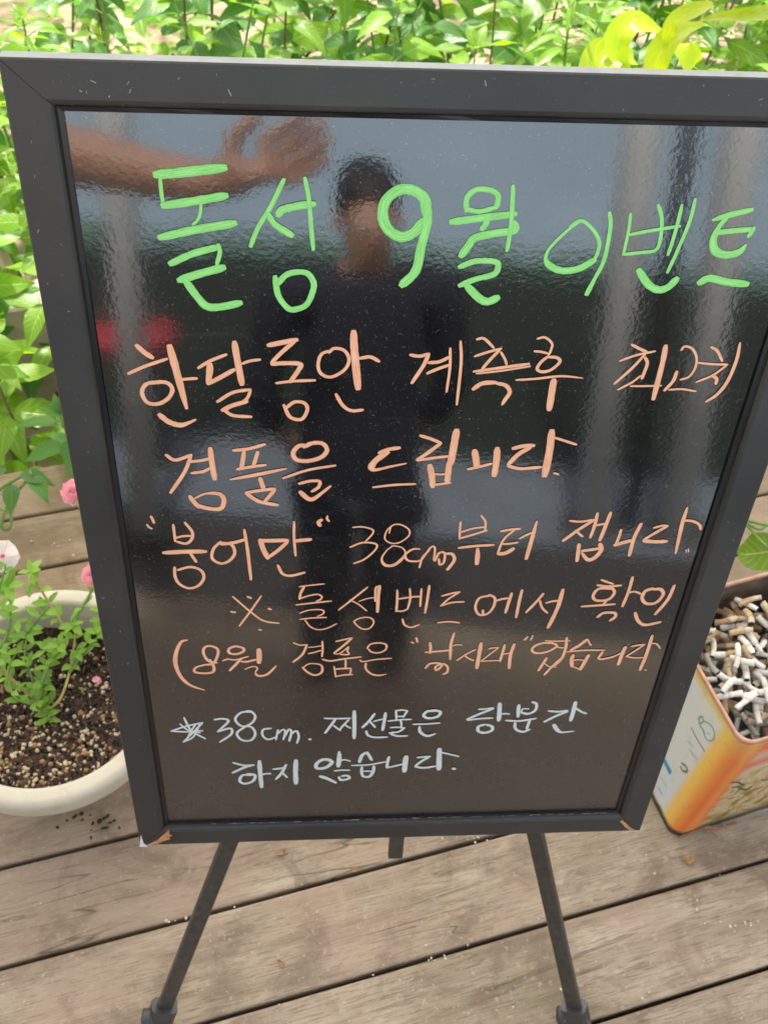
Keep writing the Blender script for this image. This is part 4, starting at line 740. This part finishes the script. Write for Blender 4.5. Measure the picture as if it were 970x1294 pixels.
def drop(x, y, yaw, L, r):
    dx, dy = math.cos(yaw), math.sin(yaw); best = [0, 0]; S_ = []
    for i in range(9):
        t = -L / 2 + L * i / 8
        h = max(hg[cell(x + dx * t + ox)][cell(y + dy * t + oy)] for ox in (-r * .8, 0, r * .8) for oy in (-r * .8, 0, r * .8)); S_.append((t, h))
    hl = max(S_[:5], key=lambda q: q[1]); hr = max(S_[4:], key=lambda q: q[1])
    if abs(hr[0] - hl[0]) < .008: hl, hr = (-L / 2, min(S_[0][1], hl[1])), hr
    sl = (hr[1] - hl[1]) / max(.006, hr[0] - hl[0]); sl = max(-.28, min(.28, sl))
    zc = max(h - sl * t for t, h in S_) + r * .9
    zc = min(zc, sum(h for t, h in S_) / 9 + r * 1.9)
    for i in range(17):
        t = -L / 2 + L * i / 16
        for ox in (-r, -r * .5, 0, r * .5, r):
            for oy in (-r, -r * .5, 0, r * .5, r):
                a, b = cell(x + dx * t + ox), cell(y + dy * t + oy); hg[a][b] = max(hg[a][b], zc + sl * t + math.sqrt(max(0, r * r - ox * ox * .5 - oy * oy * .5)) * .9)
    return zc, math.atan(sl)
rb = random.Random(41)
for k in range(250):
    while True:
        x, y = rb.uniform(-.100, .100), rb.uniform(-.098, .098)
        if x < -.055 and y < -.085 and rb.random() < .6: continue
        if k > 120 and y > .05 and rb.random() < .35: continue
        break
    ki = 2 if (y > .045 and rb.random() < .80) or rb.random() < .10 else (0 if rb.random() < .30 else 1)
    lb, vs_ = KINDS[ki]; parts = vs_[rb.randrange(len(vs_))]
    L = .036; yaw = rb.uniform(0, 2 * math.pi)
    x = max(-.113 + abs(math.cos(yaw)) * .021, min(.113 - abs(math.cos(yaw)) * .021, x)); y = max(-.113 + abs(math.sin(yaw)) * .021, min(.113 - abs(math.sin(yaw)) * .021, y))
    zc, pt_ = drop(x, y, yaw, L, .0046)
    q = Quaternion((0, 0, 1), TA + yaw) @ Quaternion((0, 1, 0), -pt_) @ Quaternion((1, 0, 0), rb.uniform(0, 6))
    p = TC + Vector((x * math.cos(TA) - y * math.sin(TA), x * math.sin(TA) + y * math.cos(TA), zc))
    zone = ('against the far wall' if y > .06 else 'at the near corner' if (x < -.03 and y < -.06) else 'along the left wall' if x < -.06 else 'along the front wall' if y < -.06 else 'at the right side' if x > .05 else 'in the middle')
    b = link('cigarette_butt', None, loc=p, label=lb.replace('in the heap in the square tin', zone + ' of the square tin'), cat='cigarette butt', group='cigarette butts in the square tin'); b.rotation_mode = 'QUATERNION'; b.rotation_quaternion = q
    for nm, me in parts: link(nm, me, b)

# ------------------------------------------------------------------ bits lying on the deck
rd = random.Random(5)
M_DRY = simple('dry_leaf', (.36, .20, .09), .8, .4, 120); M_CRUMB = simple('pale_crumb', (.60, .56, .48), .9, .2, 80)
dry = [((355, 1078), .016, 'small orange dry leaf scrap on the plank behind the easel leg'), ((355, 1218), .013, 'tan dry leaf scrap on the plank between the easel legs'), ((447, 1100), .012, 'brown husk caught in the deck gap under the middle of the board'), ((868, 1088), .022, 'curled orange leaf scrap on the plank below the square tin')]
for (px, py), s_, lb in dry:
    v = []; f = []; n = 7; yaw = rd.uniform(0, 6)
    for i in range(n + 1):
        t = i / n; w_ = s_ * .28 * math.sin(math.pi * (t * .9 + .05)) * rd.uniform(.8, 1.2)
        for c_ in (-1, 0, 1): v.append(((t - .5) * s_, c_ * w_, .002 + abs(c_) * .002 + .004 * (t - .5) ** 2 * 4 * rd.uniform(.5, 1) ))
    for i in range(n):
        for j in range(2): a = i * 3 + j; f.append((a, a + 1, a + 4, a + 3))
    link('leaf_scrap', mesh('leaf_scrap', v, f, M_DRY, True), loc=atz(px, py, .001), rot=(0, 0, yaw), label=lb, cat='leaf scrap')
tw = VF(); a = Vector(atz(858, 1058, .004)); b = Vector(atz(930, 1040, .008))
v, f = tube_vf(catmull([a, a.lerp(b, .4) + Vector((0, .006, .004)), a.lerp(b, .7) + Vector((0, -.002, .002)), b], 4), [.0022] * 13, 6); tw.add(v, f)
v, f = tube_vf([a.lerp(b, .45) + Vector((0, .004, .003)), a.lerp(b, .5) + Vector((.012, -.012, .004))], [.0016, .001], 5); tw.add(v, f)
link('twig', tw.mesh('twig', simple('reddish_twig', (.30, .14, .08), .8)), label='thin reddish twig lying on the deck against the foot of the square tin', cat='twig')
V = VF()
def crumb(p, s_): vv, ff = blob(s_, s_, s_ * .6, rd); V.add([(x + p.x, y + p.y, z + p.z + s_ * .25) for x, y, z in vv], ff)
for k in range(170):
    n_ = rd.choice(gaps[:9]) + rd.gauss(0, .010) if rd.random() < .5 else rd.uniform(.1, 1.4); s0 = rd.uniform(-.7, 1.2) if rd.random() < .4 else rd.gauss(.75, .25)
    crumb(dk(s0, n_, 0.0), rd.uniform(.0012, .0032))
for cx_, cy_, n_, sp in ((935, 1168, 9, 10), (218, 1165, 3, 4), (237, 1160, 3, 3), (545, 1210, 5, 9), (870, 1148, 6, 22), (600, 1061, 4, 5), (80, 690, 6, 22)):
    for k in range(n_): crumb(Vector(atz(cx_ + rd.gauss(0, sp), cy_ + rd.gauss(0, sp * .5), 0)), rd.uniform(.0014, .0032))
link('crumbs', V.mesh('crumbs', M_CRUMB, True), label='pale crumbs and grains scattered over the deck planks', cat='crumbs', kind='stuff')
V = VF()
for k in range(22):
    p = Vector(atz(*( (120 + rd.gauss(0, 30), 1040 + rd.gauss(0, 10)) ), 0)); crumb_s = rd.uniform(.002, .005); vv, ff = blob(crumb_s, crumb_s, crumb_s * .5, rd); V.add([(x + p.x, y + p.y, z + p.z + .001) for x, y, z in vv], ff)
link('spilled_soil', V.mesh('spilled_soil', sm.m, False), label='dark soil crumbs spilled on the deck in front of the cream pot', cat='soil', kind='stuff')

# ------------------------------------------------------------------ plants beyond the deck
LB = {}
for nm, mt in (('broad', M_LEAF), ('dark', M_LEAFD), ('young', M_LEAFY)):
    LB[nm] = [leaf_mesh('leaf', .104, .060, mt, dr_, fo, 1.5, wv, 12, .08, 1, k) for k, (dr_, fo, wv) in enumerate(((.25, .22, .02), (.5, .3, .03), (.1, .12, .02), (.35, -.1, .02)))]
LB['narrow'] = [leaf_mesh('leaf', .085, .021, M_LEAF, dr_, .2, .6, .01, 8, .1, 0, k) for k, dr_ in enumerate((.3, .6, .1))]
LB['long'] = [leaf_mesh('leaf', .155, .064, M_LEAFD, dr_, .22, 1.2, .02, 10, .14, 1, k) for k, dr_ in enumerate((.35, .2))]
GZ = -.33
def garden_plant(x, y, h, kind, lean, sc, lab, grp, rr, step=.075, nl=2, stem_m=None):
    P = link('garden_plant', None, loc=(x, y, GZ), label=lab, cat='plant', group=grp)
    pts = [Vector((0, 0, 0))]; d = Vector((lean[0], lean[1], 1)).normalized()
    n = 6
    for i in range(n): d = (d + Vector((rr.gauss(0, .06), rr.gauss(0, .06), 0))).normalized(); pts.append(pts[-1] + d * h / n)
    c = catmull(pts, 3); m = len(c)
    V = VF(); v, f = tube_vf(c, [.0048 * (1 - .6 * i / m) * (h / .8) ** .5 for i in range(m)], 6); V.add(v, f)
    a0 = rr.random() * 6; t = h * .22; L_ = []
    while t < h:
        i = min(m - 2, int(t / h * (m - 1))); fr_ = t / h * (m - 1) - i; p = c[i].lerp(c[i + 1], min(1, fr_)); a0 += math.pi / 2 + rr.gauss(0, .35); u = t / h
        for k in range(nl):
            a = a0 + k * 2 * math.pi / nl + rr.gauss(0, .2); up = .15 + .5 * u + rr.gauss(0, .18); dd = Vector((math.cos(a), math.sin(a), up)).normalized()
            pl_ = rr.uniform(.02, .05) * (1.2 - .8 * u) * (sc + .2); q = p + dd * pl_; v, f = tube_vf([p, p.lerp(q, .5) + Vector((0, 0, .002)), q], [.0016, .0013, .0011], 5, False); V.add(v, f)
            s_ = sc * (.55 + .75 * math.sin(math.pi * min(1, .25 + .72 * u))) * rr.uniform(.75, 1.15)
            L_.append((q, Vector((dd.x, dd.y, dd.z * .4 - .12)), rr.gauss(0, .35), s_))
        t += step * rr.uniform(.75, 1.25) * (1.15 - .5 * u)
    for k in range(4):
        a = rr.random() * 6; L_.append((c[-1], Vector((math.cos(a), math.sin(a), .9)), 0, sc * .45))
    link('stem', V.mesh('stem', stem_m or (M_STEMD if rr.random() < .35 else M_STEM), True), P)
    ms = LB[kind]
    for q, dd, ro, s_ in L_: tt_leaf(P, ms[rr.randrange(len(ms))], q, dd, ro, s_)
    return P
rg = random.Random(33)
ORD = 'first second third fourth fifth sixth seventh eighth ninth tenth eleventh twelfth thirteenth fourteenth fifteenth sixteenth seventeenth eighteenth nineteenth twentieth'.split()
CNT = {}
def plant_label(ad, reg):
    k = (ad, reg); i = CNT[k] = CNT.get(k, 0) + 1
    return '%s plant %s, %s from the deck' % (ad, reg, ORD[min(i - 1, 19)])
def region(x):
    return 'left of the board' if x < -.55 else ('behind the upper left of the board' if x < -.15 else ('behind the board top' if x < .45 else 'behind the upper right of the board'))
rows = ((1.56, .19, .46), (1.72, .17, .60), (1.92, .18, .70), (2.12, .17, .78), (2.34, .18, .86), (2.60, .2, .9), (2.9, .22, .95), (3.25, .25, .95))
for ri, (nn, sp, hh) in enumerate(rows):
    s0 = -1.5 + rg.random() * .1
    while s0 < 2.3 + ri * .1:
        p = dk(s0 + rg.gauss(0, .04), nn + rg.gauss(0, .05)); s0 += sp * rg.uniform(.8, 1.3)
        # only where the picture can show something: to the left of the board, or above its top edge
        d = p - CAMC; d.z = GZ + hh * .8 - CAMC.z; zc = d.dot(AX_F); px = 485 + 1326 * d.dot(AX_R) / zc; py = 647 + 1326 * d.dot(AX_D) / zc
        if not (-220 < px < 1190): continue
        if py > 190 and 130 < px < 950: continue
        if py < -420: continue
        r_ = rg.random()
        if px < 420 and py > 60: kind, sc, ad = ('broad', rg.uniform(.75, 1.05), 'mid green broad leaved') if r_ < .7 else ('dark', rg.uniform(.7, 1.0), 'darker green broad leaved')
        else: kind, sc, ad = (('broad', rg.uniform(1.0, 1.5), 'light broad leaved') if r_ < .42 else ('dark', rg.uniform(.9, 1.3), 'darker green broad leaved') if r_ < .62 else ('narrow', rg.uniform(.8, 1.2), 'fine narrow leaved') if r_ < .84 else ('long', rg.uniform(.8, 1.1), 'large drooping leaved'))
        garden_plant(p.x, p.y, hh * rg.uniform(.82, 1.12) + .05, kind, (rg.gauss(0, .10), rg.gauss(-.05, .10)), sc, plant_label(ad, region(p.x)), 'garden plants behind the deck', rg, .07 if kind != 'narrow' else .045, 2 if kind != 'narrow' else 3)
# one conspicuous young shoot with long arching yellow green leaves behind the upper right
YP = link('young_shoot', None, loc=atz(820, 150, GZ), label='bright yellow green shoot with long arching folded leaves behind the upper right of the board', cat='plant')
def yw(px, py, z): return Vector(atz(px, py, z)) - Vector(atz(820, 150, GZ))
def long_leaf(pts, wds, mat, nm='leaf', tw_=0.0, up=(0, -.35, 1)):
    c = catmull([Vector(p) for p in pts], 5); n = len(c); v = []; f = []; uv = []
    W_ = catmull([Vector((w_, 0, 0)) for w_ in wds], 5) if len(wds) > 2 else None
    for i in range(n):
        t = (c[min(n - 1, i + 1)] - c[max(0, i - 1)]).normalized(); u = Vector(up); s_ = t.cross(u).normalized(); nn = s_.cross(t); ang = tw_ * i / n; s2 = s_ * math.cos(ang) + nn * math.sin(ang); n2 = nn * math.cos(ang) - s_ * math.sin(ang)
        w_ = W_[min(i, len(W_) - 1)].x / 2
        for k in (-1, -.5, 0, .5, 1): v.append(c[i] + s2 * w_ * k + n2 * abs(k) * w_ * .30 + n2 * math.sin(i * .9 + k) * .0014); uv.append((.5 + k * .5, i / n))
    for i in range(n - 1):
        for j in range(4): a = i * 5 + j; f.append((a, a + 1, a + 6, a + 5))
    return mesh(nm, v, f, mat, True, uv)
c = catmull([yw(740, 210, .1), yw(815, 98, .42), yw(860, 55, .52), yw(888, 22, .60), yw(905, -10, .66)], 5)
v, f = tube_vf(c, [.0052 * (1 - .5 * k / len(c)) for k in range(len(c))], 8); link('stem', mesh('stem', v, f, M_STEMY, True), YP)
for pts, wd_ in ((((888, 30, .60), (850, 45, .60), (828, 80, .55), (822, 120, .48)), (.010, .045, .05, .01)),
                 (((885, 25, .60), (945, 20, .62), (985, 22, .60), (1030, 50, .55)), (.012, .035, .042, .01)),
                 (((858, 55, .52), (862, 60, .53), (872, 85, .50), (868, 110, .44)), (.02, .055, .055, .03)),
                 (((900, 5, .66), (880, 12, .66), (850, 30, .63), (838, 60, .58)), (.010, .035, .035, .008)),
                 (((800, 120, .38), (778, 60, .46), (800, 30, .50), (838, 42, .49)), (.012, .055, .06, .012)),
                 (((760, 150, .34), (752, 110, .40), (765, 70, .44), (800, 75, .42)), (.05, .085, .085, .045)),
                 (((905, -5, .66), (925, -20, .68), (960, -20, .68), (990, 10, .62)), (.010, .03, .03, .008))):
    link('leaf', long_leaf([yw(*q) for q in pts], wd_, M_LEAFY), YP)
# leaf on long stalks leaning over the deck at the right edge
RL = link('leaning_weed', None, loc=dk(1.35, 1.56, GZ), label='weed leaning over the deck at the right edge with one large leaf', cat='plant')
rl0 = dk(1.35, 1.56, GZ)
def rv(px, py, z): return Vector(atz(px, py, z)) - rl0
for pts, r_ in (((( .0, 0, 0), None, None), 0),):
    c = catmull([Vector((0, 0, 0)), rv(1010, 585, .16), rv(985, 640, .15), rv(962, 668, .14), rv(942, 660, .14)], 6); v, f = tube_vf(c, [.003] * len(c), 7); link('stem', mesh('stem', v, f, M_STEM, True), RL)
    c = catmull([rv(1010, 585, .16), rv(1000, 662, .15), rv(975, 664, .145), rv(940, 657, .14)], 6); v, f = tube_vf(c, [.003] * len(c), 7); link('stem', mesh('stem', v, f, M_STEM, True), RL)
    c = catmull([rv(940, 660, .14), rv(962, 685, .125), rv(995, 712, .11)], 6); v, f = tube_vf(c, [.0028] * len(c), 7); link('stem', mesh('stem', v, f, M_STEM, True), RL)
link('leaf', long_leaf([rv(1005, 688, .10), rv(975, 696, .10), rv(950, 700, .095), rv(932, 700, .085)], (.03, .065, .070, .02), M_LEAF), RL)
# loops of trailing stem over the deck edge at the left
TL = link('trailing_weed', None, loc=dk(-.55, 1.56, GZ), label='weed trailing a curled stem over the edge plank at the left', cat='plant'); t0 = dk(-.55, 1.56, GZ)
def tv_(px, py, z): return Vector(atz(px, py, z)) - t0
c = catmull([Vector((0, 0, 0)), tv_(30, 600, .12), tv_(12, 634, .08), tv_(2, 664, .05), tv_(12, 668, .04), tv_(14, 650, .05), tv_(-4, 640, .05)], 6); v, f = tube_vf(c, [.0034] * len(c), 7); link('stem', mesh('stem', v, f, M_STEM, True), TL)
for px, py, z, d_ in ((16, 612, .12, (.2, -.9, .1)), (26, 598, .14, (.9, -.2, .1)), (0, 640, .08, (-.8, -.5, .1)), (40, 600, .14, (.6, -.7, 0)), (8, 590, .16, (-.6, -.7, .1))): tt_leaf(TL, LB['dark'][0], tv_(px, py, z), d_, 0, .62)
# clumps on the far side of the lawn break the line between lawn and yard in the mirror image
# ground cover and far thicket, uncountable
def thicket(nm, n, s0, s1, n0, n1, z0, z1, size, mats, lab, seed):
    rr = random.Random(seed); V = VF()
    for k in range(n):
        p = dk(rr.uniform(s0, s1), rr.uniform(n0, n1), rr.uniform(z0, z1)); a = rr.random() * 6.28; d = Vector((math.cos(a), math.sin(a), rr.gauss(.1, .4))).normalized(); L = size * rr.uniform(.5, 1.3); W_ = L * rr.uniform(.35, .65)
        s_ = d.cross(Vector((rr.gauss(0, .3), rr.gauss(0, .3), 1))).normalized(); nn = s_.cross(d)
        v = [p, p + d * L * .3 + s_ * W_ * .42 + nn * L * .05, p + d * L * .3 - nn * L * .02, p + d * L * .3 - s_ * W_ * .42 + nn * L * .05, p + d * L * .68 + s_ * W_ * .36 - nn * L * .03, p + d * L * .68 - nn * L * .09, p + d * L * .68 - s_ * W_ * .36 - nn * L * .03, p + d * L - nn * L * .2]
        V.add(v, [(0, 2, 1), (0, 3, 2), (1, 2, 5, 4), (2, 3, 6, 5), (4, 5, 7), (5, 6, 7)], [(.5, 0), (1, .3), (.5, .3), (0, .3), (1, .68), (.5, .68), (0, .68), (.5, 1)])
    link(nm, V.mesh(nm, mats, True, True), label=lab, cat='foliage', kind='stuff')
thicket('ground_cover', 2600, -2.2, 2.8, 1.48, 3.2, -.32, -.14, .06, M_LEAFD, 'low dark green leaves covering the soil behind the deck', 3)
thicket('undergrowth', 3000, -2.6, 3.4, 2.15, 3.4, -.32, .30, .070, M_LEAF, 'light green undergrowth filling the ground between the garden plants', 9)
thicket('thicket', 11000, -4, 5, 3.4, 7.5, -.32, .95, .085, M_LEAF, 'mass of light green foliage far behind the board', 5)
thicket('low_hedge', 2200, -3.5, 5.5, -4.4, -4.0, -.05, .05, .08, M_LEAFD, 'low dark hedge along the lawn mirrored in the board', 8)
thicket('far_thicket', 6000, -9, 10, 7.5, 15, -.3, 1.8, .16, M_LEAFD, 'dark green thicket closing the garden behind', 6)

# ------------------------------------------------------------------ the two people mirrored in the panel
def skinned(nm, nodes, edges, root, mat, sub=2):
    me = bpy.data.meshes.new(nm); keys = list(nodes); me.from_pydata([nodes[k][0] for k in keys], [(keys.index(a), keys.index(b)) for a, b in edges], [])
    o = bpy.data.objects.new(nm, me); COL.objects.link(o); md = o.modifiers.new('skin', 'SKIN'); md.use_smooth_shade = True
    for i, k in enumerate(keys):
        r = nodes[k][1]; sv_ = me.skin_vertices[0].data[i]; sv_.radius = (r, r) if isinstance(r, (int, float)) else r; sv_.use_root = (k == root)
    sb = o.modifiers.new('sub', 'SUBSURF'); sb.levels = sub; sb.render_levels = sub
    bpy.context.view_layer.update(); dg = bpy.context.evaluated_depsgraph_get(); m2 = bpy.data.meshes.new_from_object(o.evaluated_get(dg)); m2.name = nm
    bpy.data.objects.remove(o); m2.materials.clear(); m2.materials.append(mat); m2.polygons.foreach_set('use_smooth', [True] * len(m2.polygons))
    return m2
M_SKIN = simple('skin', (.52, .30, .22), .5, .12, 30); M_SHIRT = simple('dark_navy_cotton', (.016, .018, .028), .9, .3, 60, bump=.3); M_TEE = simple('white_cotton', (.6, .6, .58), .9, .1, 60)
M_TROU = simple('dark_trousers', (.025, .025, .030), .9, .3, 60, bump=.3); M_HAIR = simple('black_hair', (.012, .010, .009), .55, .4, 150); M_SHOE = simple('dark_shoe', (.04, .04, .042), .6, .3, 40)
M_CAMO = simple('mottled_grey_cotton', (.015, .015, .017), .9, .3, 28, c2=(.10, .10, .11)); M_EYE = simple('eye_white', (.7, .7, .68), .3, .05); M_LIPS = simple('lips', (.35, .13, .11), .5)
def make_person(loc, k, arms, shirt, lab):
    """standing figure facing the board; k scales a 1.72 m adult; arms = [shoulder, elbow, wrist, palm, knuckle, side, curl] in world metres for both sides"""
    P = link('person', None, loc=loc, label=lab, cat='person'); O = Vector(loc)
    def s(x, y, z): return Vector((x, y, z)) * k
    def sr(r): return r * k if isinstance(r, (int, float)) else (r[0] * k, r[1] * k)
    B = {n: (s(*p), sr(r)) for n, p, r in (('pelvis', (0, 0, .98), (.13, .10)), ('waist', (0, .01, 1.10), (.12, .09)), ('chest', (0, .02, 1.28), (.145, .10)), ('collar', (0, .02, 1.40), (.09, .07)), ('neck', (0, .04, 1.47), .052), ('jaw', (0, .065, 1.53), (.058, .066)), ('head', (0, .06, 1.60), (.074, .092)), ('crown', (0, .05, 1.68), (.064, .08)),
         ('hl', (-.09, 0, .92), .085), ('kl', (-.10, .015, .50), .055), ('al', (-.11, -.02, .09), .038), ('fl', (-.12, .10, .035), .035), ('hr', (.09, 0, .92), .085), ('kr', (.10, .015, .50), .055), ('ar', (.11, -.02, .09), .038), ('fr', (.12, .10, .035), .035))}
    E_ = [('pelvis', 'waist'), ('waist', 'chest'), ('chest', 'collar'), ('collar', 'neck'), ('neck', 'jaw'), ('jaw', 'head'), ('head', 'crown'), ('pelvis', 'hl'), ('hl', 'kl'), ('kl', 'al'), ('al', 'fl'), ('pelvis', 'hr'), ('hr', 'kr'), ('kr', 'ar'), ('ar', 'fr')]
    SH = {n: (s(*p), sr(r)) for n, p, r in (('hem', (0, 0, .80), (.165, .122)), ('pelvis', (0, 0, .92), (.160, .118)), ('waist', (0, .01, 1.10), (.150, .112)), ('chest', (0, .02, 1.28), (.170, .122)), ('collar', (0, .02, 1.41), (.095, .082)), ('nk', (0, .025, 1.45), .066))}
    if k < 1: SH = {n: (p, tuple(q * 1.16 for q in ((r, r) if isinstance(r, float) else r))) for n, (p, r) in SH.items()}
    ES = [('hem', 'pelvis'), ('pelvis', 'waist'), ('waist', 'chest'), ('chest', 'collar'), ('collar', 'nk')]
    for t, (sh, el, wr, pa, kn, side, curl) in zip('lr', arms):
        sh, el, wr, pa, kn = (Vector(q) - O for q in (sh, el, wr, pa, kn)); fm = el.lerp(wr, .42)
        for n, q, r in (('s', sh, .055), ('e', el, .041), ('m', fm, .038), ('w', wr, .027), ('p', pa, (.036, .017)), ('k', kn, (.034, .014))): B[t + n] = (q, sr(r))
        E_ += [('collar', t + 's'), (t + 's', t + 'e'), (t + 'e', t + 'm'), (t + 'm', t + 'w'), (t + 'w', t + 'p'), (t + 'p', t + 'k')]
        SH[t + 's'] = (sh, sr(.074 if k == 1 else .098)); SH[t + 'u'] = (sh.lerp(el, .55), sr(.064)); ES += [('collar', t + 's'), (t + 's', t + 'u')]
        if k < 1: SH[t + 'x'] = (el, sr(.060)); SH[t + 'y'] = (el.lerp(wr, .9), sr(.048)); ES += [(t + 'u', t + 'x'), (t + 'x', t + 'y')]
        d = (kn - pa).normalized(); s_ = Vector(side).normalized(); c_ = Vector(curl).normalized()
        for i, (off, L) in enumerate(((.030, .072), (.010, .080), (-.010, .075), (-.028, .060))):
            off *= k; L *= k; a = kn + s_ * off; b1 = a + d * L * .42; b2 = b1 + (d * .7 + c_ * .7).normalized() * L * .33; b3 = b2 + (c_ + d * .25).normalized() * L * .27; prev = t + 'k'
            for j, (q, r) in enumerate(((a, .0095), (b1, .0092), (b2, .0085), (b3, .0072))):
                n_ = '%sf%d%d' % (t, i, j); B[n_] = (q, r * k); E_.append((prev, n_)); prev = n_
        a = pa + s_ * .034 * k; B[t + 't0'] = (a, .012 * k); B[t + 't1'] = (a + (s_ * .7 + d * .7) * .028 * k, .0105 * k); B[t + 't2'] = (a + (s_ * .5 + d * .9 + c_ * .4) * .050 * k, .0088 * k)
        E_ += [(t + 'p', t + 't0'), (t + 't0', t + 't1'), (t + 't1', t + 't2')]
    link('body', skinned('body', B, E_, 'pelvis', M_SKIN), P); link('shirt', skinned('shirt', SH, ES, 'pelvis', shirt), P)
    TR = {n: (s(*p), sr(r)) for n, p, r in (('pelvis', (0, 0, .95), (.150, .112)), ('hl', (-.09, 0, .84), .098), ('kl', (-.10, .01, .50), .076), ('al', (-.11, -.02, .10), .062), ('hr', (.09, 0, .84), .098), ('kr', (.10, .01, .50), .076), ('ar', (.11, -.02, .10), .062))}
    link('trousers', skinned('trousers', TR, [('pelvis', 'hl'), ('hl', 'kl'), ('kl', 'al'), ('pelvis', 'hr'), ('hr', 'kr'), ('kr', 'ar')], 'pelvis', M_TROU if k == 1 else M_CAMO), P)
    HR = {n: (s(*p), sr(r)) for n, p, r in (('a', (0, .01, 1.56), (.090, .080)), ('b', (0, .040, 1.69), (.092, .102)), ('c', (0, .065, 1.735), (.066, .076)))}
    link('hair', skinned('hair', HR, [('a', 'b'), ('b', 'c')], 'a', M_HAIR), P)
    for g in (-1, 1):
        SO = {n: (s(*p), sr(r)) for n, p, r in (('h', (g * .11, -.05, .045), .045), ('m', (g * .115, .04, .045), (.048, .04)), ('t', (g * .122, .13, .036), (.040, .032)))}
        link('shoe', skinned('shoe', SO, [('h', 'm'), ('m', 't')], 'h', M_SHOE), P)
        v, f = tube_vf([(0, -.008, 0), (0, -.004, 0), (0, .002, 0), (0, .005, 0)], [.004, .010, .010, .004], 12); link('eye', mesh('eye', v, f, M_EYE, True), P, loc=s(g * .030, .146, 1.612), scale=k)
        v, f = tube_vf([(0, -.008, .022), (g * .006, .004, .014), (g * .005, .004, -.012), (0, -.004, -.024)], [.004, .010, .009, .004], 10); link('ear', mesh('ear', v, f, M_SKIN, True), P, loc=s(g * .076, .06, 1.60), scale=k)
    v, f = tube_vf([(0, 0, .03), (0, .014, .006), (0, .022, -.014), (0, .004, -.022)], [.006, .009, .012, .007], 10); link('nose', mesh('nose', v, f, M_SKIN, True), P, loc=s(0, .144, 1.592), scale=k)
    v, f = tube_vf([(-.022, -.004, 0), (-.008, .003, .001), (.008, .003, .001), (.022, -.004, 0)], [.002, .005, .005, .002], 8); link('mouth', mesh('mouth', v, f, M_LIPS, True), P, loc=s(0, .134, 1.545), scale=k)
    return P
# the adult taking the picture stands at the left; only the reaching forearm and hand fall inside the mirror image
make_person((-.69, -.30, 0), 1.0, [
    ((-.49, -.26, 1.36), (-.385, -.02, 1.135), (-.115, .035, 1.085), (-.072, .050, 1.095), (-.038, .052, 1.115), (-.55, .1, .75), (.45, .35, .35)),
    ((-.83, -.26, 1.385), (-.92, -.22, 1.10), (-.88, -.08, .88), (-.87, -.05, .82), (-.865, -.04, .78), (1, .1, 0), (.3, .6, -.6))], M_TEE,
    'adult in a white shirt reaching a bare forearm across the top of the mirrored view')
make_person((.135, -.27, 0), .615, [
    ((.01, -.265, .875), (-.035, -.29, .70), (.00, -.36, .585), (.02, -.38, .56), (.035, -.395, .54), (.9, .2, .1), (.1, -.3, -.9)),
    ((.26, -.265, .875), (.305, -.29, .70), (.27, -.36, .585), (.25, -.38, .56), (.235, -.395, .54), (-.9, .2, .1), (-.1, -.3, -.9))], M_SHIRT,
    'child in dark navy clothes standing before the board, mirrored in its middle')
